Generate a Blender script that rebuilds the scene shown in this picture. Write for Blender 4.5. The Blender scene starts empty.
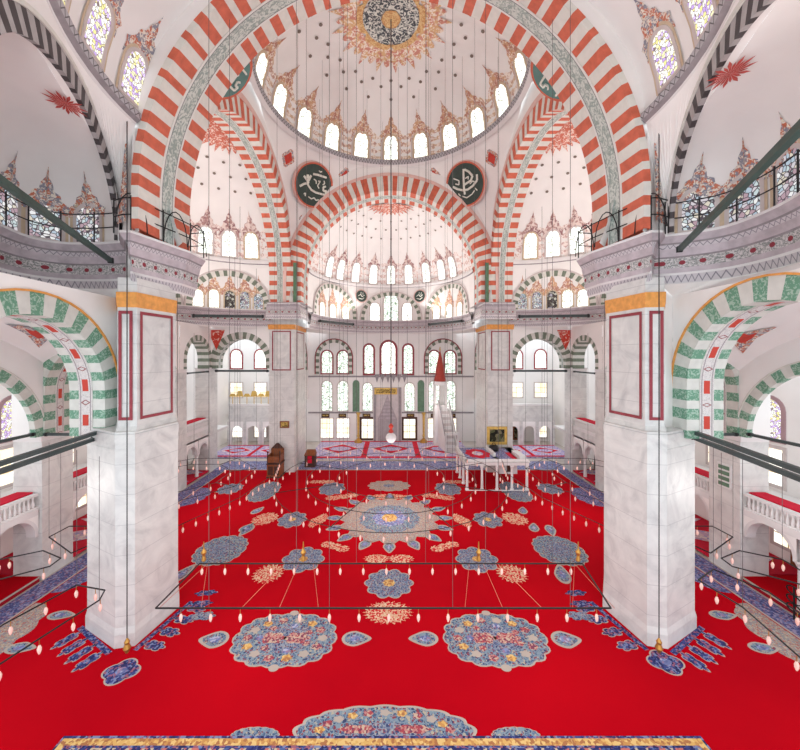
import bpy, math, random
from mathutils import Vector
random.seed(7)
SC = bpy.context.scene
COL = SC.collection
PI = math.pi
ZC = 12.0                                  # eye height above the carpet
FPX, CX, HY = 346.0, 391.0, 356.0          # focal length and vanishing point of the photograph

def V(x, y, z):                            # z measured from eye height
    return Vector((x, y, z + ZC))
def floor_at(px, py):
    Y = FPX * ZC / (py - HY)
    return ((px - CX) / FPX * Y, Y)
def lin(r, g, b):
    f = lambda c: (c / 12.92 if c <= .04045 else ((c + .055) / 1.055) ** 2.4)
    return (f(r / 255.), f(g / 255.), f(b / 255.), 1)

# ------------------------------------------------------------------ materials
class NT:
    def __init__(s, name):
        s.m = bpy.data.materials.new(name); s.m.use_nodes = True
        s.t = s.m.node_tree; s.t.nodes.clear()
        s.out = s.n('ShaderNodeOutputMaterial')
    def n(s, t, **kw):
        x = s.t.nodes.new(t)
        for k, v in kw.items(): setattr(x, k, v)
        return x
    def l(s, a, b): s.t.links.new(a, b)
    def coord(s, kind='Object', scale=(1, 1, 1)):
        c = s.n('ShaderNodeTexCoord'); mp = s.n('ShaderNodeMapping')
        mp.inputs['Scale'].default_value = scale
        s.l(c.outputs[kind], mp.inputs['Vector']); return mp.outputs['Vector']
    def ramp(s, fac, stops, mode='LINEAR'):
        r = s.n('ShaderNodeValToRGB'); r.color_ramp.interpolation = mode
        e = r.color_ramp.elements
        while len(e) < len(stops): e.new(.5)
        for i, (p, c) in enumerate(stops):
            e[i].position = p; e[i].color = c
        s.l(fac, r.inputs[0]); return r.outputs[0]
    def noise(s, vec, scale, detail=3, dist=0, rough=.5):
        x = s.n('ShaderNodeTexNoise'); x.inputs['Scale'].default_value = scale
        x.inputs['Detail'].default_value = detail; x.inputs['Distortion'].default_value = dist
        x.inputs['Roughness'].default_value = rough
        s.l(vec, x.inputs['Vector']); return x.outputs['Fac']
    def vor(s, vec, scale, feature='F1'):
        x = s.n('ShaderNodeTexVoronoi'); x.feature = feature; x.inputs['Scale'].default_value = scale
        s.l(vec, x.inputs['Vector']); return x
    def mix(s, fac, a, b, mode='MIX'):
        x = s.n('ShaderNodeMix', data_type='RGBA', blend_type=mode)
        for sock, v in ((x.inputs[0], fac), (x.inputs[6], a), (x.inputs[7], b)):
            if isinstance(v, (int, float)): sock.default_value = v
            elif isinstance(v, tuple): sock.default_value = v
            else: s.l(v, sock)
        return x.outputs[2]
    def math(s, op, a, b=0.0):
        x = s.n('ShaderNodeMath', operation=op)
        for i, v in enumerate((a, b)):
            if isinstance(v, (int, float)): x.inputs[i].default_value = v
            else: s.l(v, x.inputs[i])
        return x.outputs[0]
    def bsdf(s, col, rough=.6, metal=0, spec=.3, bump=None, bstr=.2):
        b = s.n('ShaderNodeBsdfPrincipled')
        if isinstance(col, tuple): b.inputs['Base Color'].default_value = col
        else: s.l(col, b.inputs['Base Color'])
        b.inputs['Roughness'].default_value = rough; b.inputs['Metallic'].default_value = metal
        b.inputs['Specular IOR Level'].default_value = spec
        if bump is not None:
            bp = s.n('ShaderNodeBump'); bp.inputs['Strength'].default_value = bstr; bp.inputs['Distance'].default_value = .03
            s.l(bump, bp.inputs['Height']); s.l(bp.outputs[0], b.inputs['Normal'])
        s.l(b.outputs[0], s.out.inputs[0]); return s.m
    def emit(s, col, strength):
        e = s.n('ShaderNodeEmission'); e.inputs['Strength'].default_value = strength
        if isinstance(col, tuple): e.inputs['Color'].default_value = col
        else: s.l(col, e.inputs['Color'])
        s.l(e.outputs[0], s.out.inputs[0]); return s.m

def dim(c, k): return (c[0] * k, c[1] * k, c[2] * k, 1)
def plain(name, rgb, rough=.6, var=.12, scale=1.2, metal=0):
    t = NT(name); c = lin(*rgb); v = t.coord()
    return t.bsdf(t.ramp(t.noise(v, scale, 5), [(.3, dim(c, 1 - var)), (.7, dim(c, 1 + var * .4))]), rough, metal)
def cells(name, cols, scale, coord='Object', rough=.85, fine=None, asp=(1, 1, 1)):
    """woven or painted many-coloured ornament: irregular cells of a small palette"""
    t = NT(name); v = t.coord(coord, asp); x = t.vor(v, scale)
    sp = t.n('ShaderNodeSeparateColor'); t.l(x.outputs['Color'], sp.inputs[0])
    n = len(cols)
    c = t.ramp(sp.outputs[0], [(i / n, lin(*k)) for i, k in enumerate(cols)], 'CONSTANT')
    if fine:
        y = t.vor(v, scale * .45, 'DISTANCE_TO_EDGE')
        k = t.math('LESS_THAN', y.outputs['Distance'], .07)
        c = t.mix(k, c, lin(*fine))
    return t.bsdf(c, rough)
def lace(name, base, ink, scale, thr=.5, coord='Object', ink2=None, rough=.7, dist=1.5):
    t = NT(name); v = t.coord(coord)
    n = t.noise(v, scale, 3, dist)
    k = t.ramp(n, [(thr - .03, (0, 0, 0, 1)), (thr + .03, (1, 1, 1, 1))])
    b = lin(*ink)
    if ink2:
        b = t.mix(t.ramp(t.noise(v, scale * .6, 2), [(.47, (0, 0, 0, 1)), (.53, (1, 1, 1, 1))]), lin(*ink), lin(*ink2))
    return t.bsdf(t.mix(k, lin(*base), b), rough)

def marble():
    t = NT('marble'); v = t.coord()
    n = t.noise(v, .8, 8, 1.6, .6); n2 = t.noise(t.coord('Object', (.4, .4, 1.6)), 1.1, 6, .8)
    c = t.ramp(n, [(.28, lin(186, 184, 184)), (.5, lin(211, 209, 207)), (.72, lin(224, 222, 219))])
    c = t.mix(t.ramp(n2, [(.45, (0, 0, 0, 1)), (.75, (.6, .6, .6, 1))]), c, lin(200, 197, 196))
    s = t.n('ShaderNodeSeparateXYZ'); t.l(t.coord(), s.inputs[0])
    fr = t.math('FRACT', t.math('MULTIPLY', s.outputs[2], 1 / 1.25))
    k = t.math('LESS_THAN', fr, .02)
    c = t.mix(t.math('MULTIPLY', k, .45), c, lin(150, 148, 152))
    return t.bsdf(c, .38, spec=.4)
def frieze(name, base, ink, period, kind, h=1.0):
    """repeating painted strip; UV in metres along and across the strip"""
    t = NT(name); s = t.n('ShaderNodeSeparateXYZ'); t.l(t.coord('UV'), s.inputs[0])
    u = t.math('MULTIPLY', s.outputs[0], 1 / period)
    fu = t.math('SUBTRACT', t.math('FRACT', u), .5)
    fv = t.math('SUBTRACT', s.outputs[1], .5)
    if kind == 'dots':
        d = t.math('SQRT', t.math('ADD', t.math('POWER', t.math('MULTIPLY', fu, period / h), 2.0), t.math('POWER', fv, 2.0)))
        k = t.math('LESS_THAN', d, .22)
        n = t.noise(t.coord('UV', (6, 3, 1)), 2.2, 3, 1)
        c = t.mix(t.ramp(n, [(.45, (0, 0, 0, 1)), (.55, (1, 1, 1, 1))]), lin(*base), lin(138, 140, 138))
        c = t.mix(k, c, lin(*ink))
    elif kind == 'zig':
        z = t.math('SUBTRACT', t.math('MULTIPLY', t.math('ABSOLUTE', fu), 1.7), t.math('ADD', fv, .42))
        k = t.math('LESS_THAN', t.math('ABSOLUTE', z), .14)
        c = t.mix(k, lin(*base), lin(*ink))
    elif kind == 'scroll':
        n = t.noise(t.coord('UV', (1 / period, 1.5, 1)), 3.0, 3, 2.2)
        c = t.mix(t.ramp(n, [(.46, (0, 0, 0, 1)), (.54, (1, 1, 1, 1))]), lin(*base), lin(*ink))
        e = t.math('GREATER_THAN', t.math('ABSOLUTE', fv), .36)
        c = t.mix(e, c, lin(222, 220, 216))
        e = t.math('LESS_THAN', t.math('ABSOLUTE', t.math('SUBTRACT', t.math('ABSOLUTE', fv), .37)), .02)
        c = t.mix(e, c, lin(120, 122, 122))
    elif kind == 'panel':              # long lozenges alternating with solid bars on a pale band
        f2 = t.math('SUBTRACT', t.math('FRACT', t.math('ADD', u, .5)), .5)
        bar = t.math('MULTIPLY', t.math('LESS_THAN', t.math('ABSOLUTE', fu), .17), t.math('LESS_THAN', t.math('ABSOLUTE', fv), .22))
        loz = t.math('LESS_THAN', t.math('ABSOLUTE', t.math('SUBTRACT', t.math('ADD', t.math('MULTIPLY', t.math('ABSOLUTE', f2), 5.0), t.math('ABSOLUTE', fv)), .3)), .07)
        edge = t.math('LESS_THAN', t.math('ABSOLUTE', t.math('SUBTRACT', t.math('ABSOLUTE', fv), .36)), .035)
        n = t.noise(t.coord('UV', (4, 4, 1)), 3, 2, 1.5)
        c = t.mix(t.ramp(n, [(.52, (0, 0, 0, 1)), (.6, (.7, .7, .7, 1))]), lin(*base), lin(172, 165, 166))
        c = t.mix(bar, c, lin(*ink)); c = t.mix(loz, c, lin(150, 90, 92)); c = t.mix(edge, c, lin(150, 140, 142))
    return t.bsdf(c, .6)
def pane(name, cols, strength, scale=3.0, leadcol=(90, 90, 95), w=.06):
    t = NT(name); v = t.coord('UV')
    x = t.vor(v, scale); sp = t.n('ShaderNodeSeparateColor'); t.l(x.outputs['Color'], sp.inputs[0])
    n = len(cols)
    c = t.ramp(sp.outputs[0], [(i / n, lin(*k)) for i, k in enumerate(cols)], 'CONSTANT')
    y = t.vor(v, scale, 'DISTANCE_TO_EDGE')
    c = t.mix(t.math('LESS_THAN', y.outputs['Distance'], w), c, lin(*leadcol))
    return t.emit(c, strength)

M = {}
M['white'] = plain('white_plaster', (242, 238, 236), .75, .05, .6)
M['pink'] = plain('rose_plaster', (238, 234, 232), .75, .05, .5)
M['grey'] = plain('grey_plaster', (236, 231, 229), .75, .05, .5)
M['marble'] = marble()
M['lav'] = plain('lavender_marble', (190, 178, 184), .5, .22, 2.5)
M['lavdark'] = plain('grey_moulding', (150, 142, 146), .5, .2, 3)
M['capwhite'] = plain('pale_edge', (226, 222, 222), .5, .06)
M['fdots'] = frieze('frieze_dots', (206, 200, 200), (140, 50, 62), .6, 'dots', .42)
M['fzig'] = frieze('frieze_zigzag', (198, 190, 194), (140, 134, 142), .2, 'zig')
M['ring'] = frieze('ring_zigzag', (176, 172, 176), (100, 96, 98), .3, 'zig')
M['scroll'] = frieze('scroll_band', (204, 208, 202), (150, 162, 156), .9, 'scroll')
M['greenband'] = frieze('lozenge_band', (214, 208, 206), (196, 66, 52), 1.5, 'panel')
M['red'] = plain('terracotta_stripe', (208, 106, 82), .65, .2, 3)
M['spire'] = plain('russet_spire', (176, 70, 58), .5, .2, 3)
M['pale'] = plain('pale_stripe', (220, 217, 210), .65, .08, 3)
M['green'] = lace('green_stripe', (160, 184, 168), (104, 148, 124), 7, .47)
M['grn_pale'] = plain('pale_green_stripe', (212, 210, 204), .65, .1, 3)
M['dkgreen'] = plain('grey_green_stripe', (120, 130, 114), .65, .2, 3)
M['black'] = plain('charcoal_stripe', (74, 68, 70), .65, .25, 4)
M['blkpale'] = plain('ash_stripe', (172, 166, 166), .65, .15, 4)
M['gold'] = plain('ochre_band', (228, 158, 84), .5, .2, 5)
M['ochre'] = plain('ochre_line', (222, 190, 130), .6, .1)
M['rosemould'] = plain('rose_moulding', (226, 190, 182), .6, .08)
M['frame'] = plain('oxblood_frame', (150, 62, 72), .5, .2, 4)
M['wframe'] = plain('mauve_window_frame', (168, 138, 142), .6, .12)
M['tframe'] = plain('tan_window_frame', (206, 184, 158), .6, .12, 4)
M['pframe'] = plain('pale_window_frame', (206, 194, 192), .6, .1)
M['beam'] = plain('dark_green_paint', (44, 70, 64), .4, .3, 3)
M['beam2'] = plain('slate_beam_paint', (62, 72, 72), .4, .2, 3)
M['iron'] = plain('black_iron', (34, 32, 34), .5, .1)
M['cable'] = plain('grey_cable', (92, 84, 84), .6, .1)
M['wire'] = plain('copper_wire', (206, 120, 96), .5, .1)
M['brass'] = plain('brass', (190, 140, 70), .35, .2, 5, .7)
M['wood'] = plain('brown_wood', (140, 78, 44), .5, .3, 5)
M['darkwood'] = plain('dark_wood', (78, 48, 38), .5, .3, 5)
M['canvas'] = cells('dark_canvas', [(48, 44, 30), (90, 92, 62), (30, 28, 22), (120, 112, 84)], 3)
M['crest'] = lace('crest_paint', (238, 226, 214), (208, 166, 132), 4.5, .44, ink2=(186, 134, 118))
M['crestfar'] = lace('crest_paint_far', (224, 206, 200), (178, 140, 136), 2.2, .5, ink2=(150, 110, 112))
M['crestrich'] = lace('crest_paint_rich', (228, 218, 206), (196, 116, 90), 7.5, .47, ink2=(140, 138, 150))
M['burst'] = lace('burst_paint', (238, 216, 204), (204, 112, 92), 4.5, .46)
M['burstgold'] = lace('burst_gold', (240, 226, 212), (216, 176, 132), 3.4, .47, ink2=(206, 140, 124))
M['band'] = lace('dome_lace', (240, 228, 218), (208, 178, 150), 3.0, .5, ink2=(196, 160, 146))
M['bandpink'] = lace('dome_lace_pink', (240, 229, 224), (204, 172, 166), 3.0, .52)
M['oculus'] = lace('oculus_script', (70, 74, 80), (214, 214, 206), 2.6, .5, dist=2.5)
M['goldring'] = lace('gold_ring', (222, 190, 138), (198, 146, 96), 5, .5)
M['dot'] = plain('painted_dot', (128, 114, 106), .7, .1)
M['starpaint'] = plain('dusty_red_paint', (192, 84, 78), .7, .3, 6)
M['reddot'] = lace('red_medallion', (226, 190, 176), (200, 66, 52), 2.4, .42)
M['vase'] = plain('red_vase_paint', (204, 70, 58), .7, .2, 4)
M['scriptgreen'] = plain('deep_green_board', (62, 76, 70), .5, .2, 2)
M['script'] = plain('ivory_script', (232, 232, 222), .5, .05)
M['teal'] = plain('teal_board', (88, 128, 122), .5, .2, 2)
M['grnpanel'] = plain('green_marble', (92, 124, 98), .4, .2, 3)
M['goldleaf'] = plain('gold_leaf', (214, 176, 96), .4, .25, 4, .3)
M['goldsign'] = lace('gold_inscription', (206, 176, 96), (112, 92, 44), 5, .5)
M['nichegrey'] = plain('grey_niche_stone', (206, 196, 196), .5, .12, 2)
M['doorwood'] = plain('walnut_door', (120, 70, 40), .5, .3, 4)
M['floor'] = plain('stone_floor', (200, 190, 184), .6, .1)
# carpets
def carpet_red():
    t = NT('red_pile'); v = t.coord()
    n = t.noise(v, .18, 4); n2 = t.noise(v, 14, 2)
    c = t.ramp(n, [(.3, lin(174, 1, 20)), (.7, lin(192, 4, 21))])
    c = t.mix(t.math('MULTIPLY', n2, .25), c, lin(160, 0, 22))
    return t.bsdf(c, .95, spec=.05)
M['cred'] = carpet_red()
M['cdark'] = plain('dark_red_pile', (160, 14, 34), .95, .1)
M['cblue'] = cells('blue_ornament', [(56, 66, 108), (104, 120, 154), (84, 94, 128), (160, 160, 158), (140, 80, 92), (74, 84, 120)], 15, fine=(140, 148, 164))
M['cblueN'] = cells('blue_ornament_dense', [(54, 66, 104), (96, 116, 144), (120, 138, 154), (176, 166, 148), (140, 60, 72), (70, 94, 126)], 14, fine=(130, 146, 160))
M['cnavy'] = cells('navy_ornament', [(44, 48, 104), (60, 70, 130), (120, 130, 170), (34, 36, 84), (150, 90, 110)], 13)
M['cborder'] = cells('border_ornament', [(40, 42, 96), (54, 58, 116), (40, 42, 96), (196, 110, 100), (200, 180, 150), (80, 100, 150)], 12)
M['cband'] = cells('runner_ornament', [(110, 118, 164), (130, 140, 184), (96, 102, 150), (176, 176, 200), (150, 120, 150)], 10)
M['cbandside'] = cells('runner_ornament_deep', [(82, 86, 134), (110, 116, 160), (66, 70, 120), (150, 140, 170), (130, 92, 120)], 12)
M['ccream'] = cells('cream_ornament', [(186, 164, 144), (176, 140, 126), (130, 130, 148), (192, 176, 158), (176, 90, 84)], 18, fine=(150, 144, 140))
M['csprig'] = cells('sprig_ornament', [(216, 170, 140), (200, 26, 32), (210, 150, 124), (200, 20, 30), (220, 190, 160)], 14)
M['cgold'] = cells('gold_border', [(214, 170, 100), (196, 140, 80), (222, 186, 120), (170, 110, 70)], 12)
M['rose'] = cells('rose_ornament', [(170, 70, 80), (190, 130, 124), (120, 60, 84), (196, 170, 150)], 16)
M['nichehood'] = plain('niche_hood_stone', (172, 162, 164), .5, .12, 3)
M['cedge'] = plain('cream_edge_pile', (184, 168, 158), .95, .1)
M['cpink'] = cells('pale_rug', [(226, 198, 204), (206, 170, 196), (168, 160, 206), (232, 214, 214)], 5)
M['cpinkred'] = plain('crimson_rug', (206, 24, 54), .95, .12, 3)
M['clilac'] = cells('lilac_rug', [(176, 164, 200), (190, 180, 214), (150, 140, 190), (216, 190, 206)], 7)
# glass
M['p_white'] = pane('clear_glass', [(255, 252, 244), (250, 254, 246), (255, 255, 255), (246, 250, 236)], 1.7, 2.2, (120, 120, 104), .035)
M['p_green'] = pane('greenish_glass', [(238, 250, 236), (250, 252, 240), (226, 244, 232), (255, 255, 250)], 1.25, 2.4, (112, 132, 108), .05)
M['p_stain'] = pane('stained_glass', [(255, 252, 236), (236, 226, 150), (190, 160, 220), (255, 250, 250), (214, 190, 235), (244, 240, 190), (255, 255, 250), (250, 248, 240)], 1.05, 8.0, (130, 112, 112), .06)
M['p_blue'] = pane('leaded_blue_glass', [(176, 192, 206), (206, 200, 206), (232, 232, 232), (176, 150, 160), (196, 210, 212), (214, 206, 190)], .85, 6.5, (88, 80, 86), .08)
M['p_dark'] = pane('leaded_dark_glass', [(206, 200, 186), (120, 112, 104), (190, 180, 190), (96, 84, 80)], .7, 4.2, (70, 62, 62), .09)
M['p_warm'] = pane('daylit_glass', [(255, 246, 222), (255, 252, 240), (250, 234, 200), (255, 255, 250)], 1.3, 1.0, (255, 246, 222), .0)
def lampglass():
    t = NT('lamp_glass'); b = t.n('ShaderNodeBsdfPrincipled')
    b.inputs['Base Color'].default_value = lin(240, 190, 178); b.inputs['Roughness'].default_value = .2
    b.inputs['Emission Color'].default_value = lin(255, 226, 214); b.inputs['Emission Strength'].default_value = .12
    t.l(b.outputs[0], t.out.inputs[0]); return t.m
M['lamp'] = lampglass()

# ------------------------------------------------------------------ mesh builder and object helpers
class MB:
    def __init__(s): s.v = []; s.f = []; s.m = []; s.uv = []; s.mats = []
    def mi(s, mat):
        if mat not in s.mats: s.mats.append(mat)
        return s.mats.index(mat)
    def face(s, pts, mat, uv=None):
        b = len(s.v); s.v += [tuple(p) for p in pts]
        s.f.append(tuple(range(b, b + len(pts)))); s.m.append(s.mi(mat))
        s.uv.append(uv or [(0, 0)] * len(pts))
    def grid(s, rows, mat, uvs=None, matf=None):
        """rows: list of equally long point lists (shared vertices)"""
        b = len(s.v); n = len(rows[0])
        for r in rows: s.v += [tuple(p) for p in r]
        for i in range(len(rows) - 1):
            for j in range(n - 1):
                s.f.append((b + i * n + j, b + i * n + j + 1, b + (i + 1) * n + j + 1, b + (i + 1) * n + j))
                s.m.append(s.mi(matf(i, j) if matf else mat))
                s.uv.append([uvs[i][j], uvs[i][j + 1], uvs[i + 1][j + 1], uvs[i + 1][j]] if uvs else [(0, 0)] * 4)
    def box(s, x0, x1, y0, y1, z0, z1, mat):
        p = [Vector((x, y, z)) for z in (z0, z1) for y in (y0, y1) for x in (x0, x1)]
        for q in ((0, 1, 3, 2), (4, 5, 7, 6), (0, 1, 5, 4), (2, 3, 7, 6), (0, 2, 6, 4), (1, 3, 7, 5)):
            s.face([p[i] for i in q], mat)
    def prism(s, poly, z0, z1, mat, top=None, bottom=True):
        """poly: xy list; top: other polygon for the upper end"""
        top = top or poly; n = len(poly)
        lo = [Vector((x, y, z0)) for x, y in poly]; hi = [Vector((x, y, z1)) for x, y in top]
        for i in range(n):
            j = (i + 1) % n; s.face([lo[i], lo[j], hi[j], hi[i]], mat)
        s.face(hi, mat)
        if bottom: s.face(lo[::-1], mat)
    def tube(s, p0, p1, r, mat, n=6, r1=None):
        p0, p1 = Vector(p0), Vector(p1); d = (p1 - p0)
        if d.length < 1e-6: return
        d.normalize(); a = d.orthogonal().normalized(); b = d.cross(a); r1 = r if r1 is None else r1
        rows = [[p + (a * math.cos(2 * PI * k / n) + b * math.sin(2 * PI * k / n)) * q for k in range(n + 1)] for p, q in ((p0, r), (p1, r1))]
        s.grid(rows, mat); s.face(rows[0][:-1], mat); s.face(rows[1][:-1], mat)
    def path(s, pts, r, mat, n=5):
        for a, b in zip(pts, pts[1:]): s.tube(a, b, r, mat, n)
    def lathe(s, c, prof, mat, n=12):
        """prof: list of (r, z) about the vertical axis through c"""
        c = Vector(c)
        rows = [[c + Vector((r * math.cos(2 * PI * k / n), r * math.sin(2 * PI * k / n), z)) for k in range(n + 1)] for r, z in prof]
        s.grid(rows, mat)
    def build(s, name, parent=None, smooth=False):
        me = bpy.data.meshes.new(name)
        me.from_pydata(s.v, [], s.f); 
        for m in s.mats: me.materials.append(m)
        me.polygons.foreach_set('material_index', s.m)
        if smooth: me.polygons.foreach_set('use_smooth', [True] * len(s.f))
        ul = me.uv_layers.new(name='UVMap'); flat = []
        for u in s.uv:
            for a in u: flat += [a[0], a[1]]
        ul.data.foreach_set('uv', flat)
        me.update()
        o = bpy.data.objects.new(name, me); COL.objects.link(o)
        if parent is not None:
            o.parent = parent
            o.matrix_parent_inverse = parent.matrix_basis.inverted()
        return o

def tag(o, label, cat, group=None):
    o['label'] = label; o['category'] = cat
    if group: o['group'] = group
    return o
def struct(o): o['kind'] = 'structure'; return o
def thing(name, loc, label, cat, group=None):
    o = bpy.data.objects.new(name, None); COL.objects.link(o)
    o.location = loc; o.empty_display_size = .2
    return tag(o, label, cat, group)
def clone(data_obj, parent, loc):
    o = data_obj.copy(); COL.objects.link(o); o.parent = parent
    o.matrix_parent_inverse = parent.matrix_basis.inverted(); o.location = loc
    return o

# ------------------------------------------------------------------ surface mappers: (s, t, offset towards the room) -> point
def plane_map(o, u, n, up=Vector((0, 0, 1))):
    o, u, n = Vector(o), Vector(u).normalized(), Vector(n).normalized()
    return lambda s, t, off=0: o + u * s + up * t + n * off
class Rev:
    """inside of a (half) dome standing on a ring: centre xy, ring radius, ring height, rise"""
    def __init__(s, cx, cy, R, z0, rise, p=2.0):
        s.c = (cx, cy); s.R = R; s.z0 = z0; s.rise = rise
        tab = []; N = 200; acc = 0; prev = None
        for i in range(N + 1):
            a = i / N * PI / 2
            q = (R * abs(math.cos(a)) ** (2 / p), rise * math.sin(a) ** (2 / p))
            if prev: acc += math.hypot(q[0] - prev[0], q[1] - prev[1])
            tab.append((acc, q[0], q[1])); prev = q
        s.tab = tab; s.len = acc
    def rz(s, t):
        if t <= 0: return s.R, t
        for a, b in zip(s.tab, s.tab[1:]):
            if b[0] >= t:
                k = (t - a[0]) / max(1e-9, b[0] - a[0])
                return a[1] + (b[1] - a[1]) * k, a[2] + (b[2] - a[2]) * k
        return 0.0, s.rise
    def map(s, th0):
        def m(u, t, off=0):
            r, z = s.rz(t)
            r2, z2 = s.rz(t + .05); dr, dz = r2 - r, z2 - z; L = math.hypot(dr, dz) or 1
            nr, nz = -dz / L, dr / L                       # inward normal
            if t >= s.len - .06: nr, nz = 0, -1
            th = th0 - u / s.R
            rr = r + nr * off
            return V(s.c[0] + rr * math.cos(th), s.c[1] + rr * math.sin(th), s.z0 + z + nz * off)
        return m
    def hit(s, px, far=True):
        k = (px - CX) / FPX; cx, cy = s.c
        a = 1 + k * k; b = -2 * (k * cx + cy); c = cx * cx + cy * cy - s.R ** 2
        d = math.sqrt(max(0, b * b - 4 * a * c)); Y = (-b + (d if far else -d)) / (2 * a)
        return math.atan2(Y - cy, k * Y - cx)
    def shell(s, mb, th0, th1, mat, n=48, m=16, t0=0.0):
        f = s.map(0)
        ths = [th0 + (th1 - th0) * j / n for j in range(n + 1)]
        rows = [[f(-th * s.R, t0 + (s.len - t0) * i / m) for th in ths] for i in range(m + 1)]
        mb.grid(rows, mat)

def arched(w, h, n=10, point=0.0):
    """outline of a round-headed opening, from bottom left over the top to bottom right"""
    b = w * (1 + point); pts = [(-w, 0), (-w, (h - b) * .5), (-w, h - b)]
    pts += [(-w * math.cos(PI * i / n), h - b + b * math.sin(PI * i / n)) for i in range(1, n)]
    return pts + [(w, h - b), (w, (h - b) * .5), (w, 0)]
def scaled(pts, g, h):
    """outline grown by g"""
    out = []
    n = len(pts)
    for i, (x, y) in enumerate(pts):
        if y <= 0: out.append((x + math.copysign(g, x), -g)); continue
        a, b = pts[max(0, i - 1)], pts[min(n - 1, i + 1)]
        dx, dy = b[0] - a[0], b[1] - a[1]; L = math.hypot(dx, dy) or 1
        out.append((x - dy / L * g, y + dx / L * g))
    return out
def fill_arched(mb, m, s0, t0, w, h, off, mat, n=8, rect=False):
    cols = [-w + 2 * w * i / n for i in range(n + 1)]
    rows = []; uvs = []
    for k in range(7):
        r = []; u = []
        for x in cols:
            top = h if rect else h - w + math.sqrt(max(0, w * w - x * x))
            y = top * k / 6; r.append(m(s0 + x, t0 + y, off)); u.append((x + s0, y + t0))
        rows.append(r); uvs.append(u)
    mb.grid(rows, mat, uvs)
def ring2d(mb, m, s0, t0, a, b, off, mat, off2=None, close=False):
    n = len(a); R = range(n if close else n - 1)
    for i in R:
        j = (i + 1) % n
        mb.face([m(s0 + a[i][0], t0 + a[i][1], off), m(s0 + a[j][0], t0 + a[j][1], off),
                 m(s0 + b[j][0], t0 + b[j][1], off if off2 is None else off2), m(s0 + b[i][0], t0 + b[i][1], off if off2 is None else off2)], mat)
CREST = [(-1.25, .0), (-1.2, .5), (-1.35, .75), (-1.0, .95), (-.78, 1.2), (-.72, 1.55), (-.38, 1.75), (-.3, 2.2), (-.08, 2.5), (0, 3.0)]
NW = [0]
def window(m, s0, t0, w, h, pmat, fmat, fw=.14, crest=None, crest_h=1.0, rect=False, grid=None, gmat=None, fmat2=None, depth=.07):
    NW[0] += 1
    out = [(-w, 0), (-w, h * .5), (-w, h), (w, h), (w, h * .5), (w, 0)] if rect else arched(w, h)
    big = scaled(out, fw, h)
    if rect: big = [(-w - fw, -fw), (-w - fw, h * .5), (-w - fw, h + fw), (w + fw, h + fw), (w + fw, h * .5), (w + fw, -fw)]
    mb = MB()
    ring2d(mb, m, s0, t0, out, big, depth, fmat)
    ring2d(mb, m, s0, t0, out, out, .015, fmat, depth)
    ring2d(mb, m, s0, t0, big, big, depth, fmat, -.01)
    mb.face([m(s0 + out[0][0], t0, depth), m(s0 + out[-1][0], t0, depth), m(s0 + big[-1][0], t0 - fw, depth), m(s0 + big[0][0], t0 - fw, depth)], fmat)
    if fmat2:
        b2 = scaled(big, fw * .8, h) if not rect else big
        ring2d(mb, m, s0, t0, big, b2, depth * .6, fmat2)
    o = struct(mb.build('window_%d' % NW[0]))
    p = MB(); fill_arched(p, m, s0, t0, w, h, .045, pmat, rect=rect); p.build('pane', o)
    if grid:
        g = MB()
        for k in range(1, grid[0]):
            x = -w + 2 * w * k / grid[0]; g.tube(m(s0 + x, t0, .04), m(s0 + x, t0 + h - (0 if rect else w * .4), .04), .035, gmat, 4)
        for k in range(1, grid[1]):
            y = h * k / grid[1]; g.tube(m(s0 - w, t0 + y, .04), m(s0 + w, t0 + y, .04), .035, gmat, 4)
        g.build('glazing_bars', o)
    if crest:
        c = MB(); base = h - w
        pts = [(x * (w + fw) * 1.02, base + y * crest_h * .62) for x, y in CREST]
        full = pts + [(-x, y) for x, y in pts[:-1]][::-1]
        inner = scaled(out, fw * (2 if fmat2 else 1), h)
        for i in range(len(full) - 1):
            (x0, y0), (x1, y1) = full[i], full[i + 1]
            a, b = m(s0 + x0, t0 + y0, .03), m(s0 + x1, t0 + y1, .03)
            if min(y0, y1) < base + .01 and max(y0, y1) < base + .01: continue
            c.face([m(s0, t0 + base + w * .6, .03), a, b], crest)
        c.build('painted_crest', o)
    return o
def disc(mb, m, s0, t0, r, off, mat, n=14, ry=None, star=0, amp=0):
    ry = ry or r
    q = [m(s0 + r * (1 + amp * math.cos(star * 2 * PI * k / n)) * math.cos(2 * PI * k / n), t0 + ry * (1 + amp * math.cos(star * 2 * PI * k / n)) * math.sin(2 * PI * k / n), off) for k in range(n)]
    c = m(s0, t0, off)
    for k in range(n): mb.face([c, q[k], q[(k + 1) % n]], mat)

# ------------------------------------------------------------------ arches
def arch_params(a, stilt, b, n):
    dense = []
    for i in range(21): dense.append(('l', stilt * i / 20))
    for i in range(1, 200): dense.append(('c', PI * i / 200))
    for i in range(21): dense.append(('r', stilt * (1 - i / 20)))
    acc = [0]; P = [apoint(d, a, stilt, b, 0) for d in dense]
    for p, q in zip(P, P[1:]): acc.append(acc[-1] + math.hypot(q[0] - p[0], q[1] - p[1]))
    out = []; L = acc[-1]; k = 0
    for i in range(n + 1):
        t = L * i / n
        while k < len(acc) - 1 and acc[k + 1] < t: k += 1
        out.append(dense[min(k + (1 if i == n else 0), len(dense) - 1)])
    out[0] = dense[0]; out[-1] = dense[-1]
    return out, L
def apoint(d, a, stilt, b, t):
    k, v = d
    if k == 'l': return (-(a + t), v)
    if k == 'r': return ((a + t), v)
    return (-(a + t) * math.cos(v), stilt + (b + t) * math.sin(v))
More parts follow.
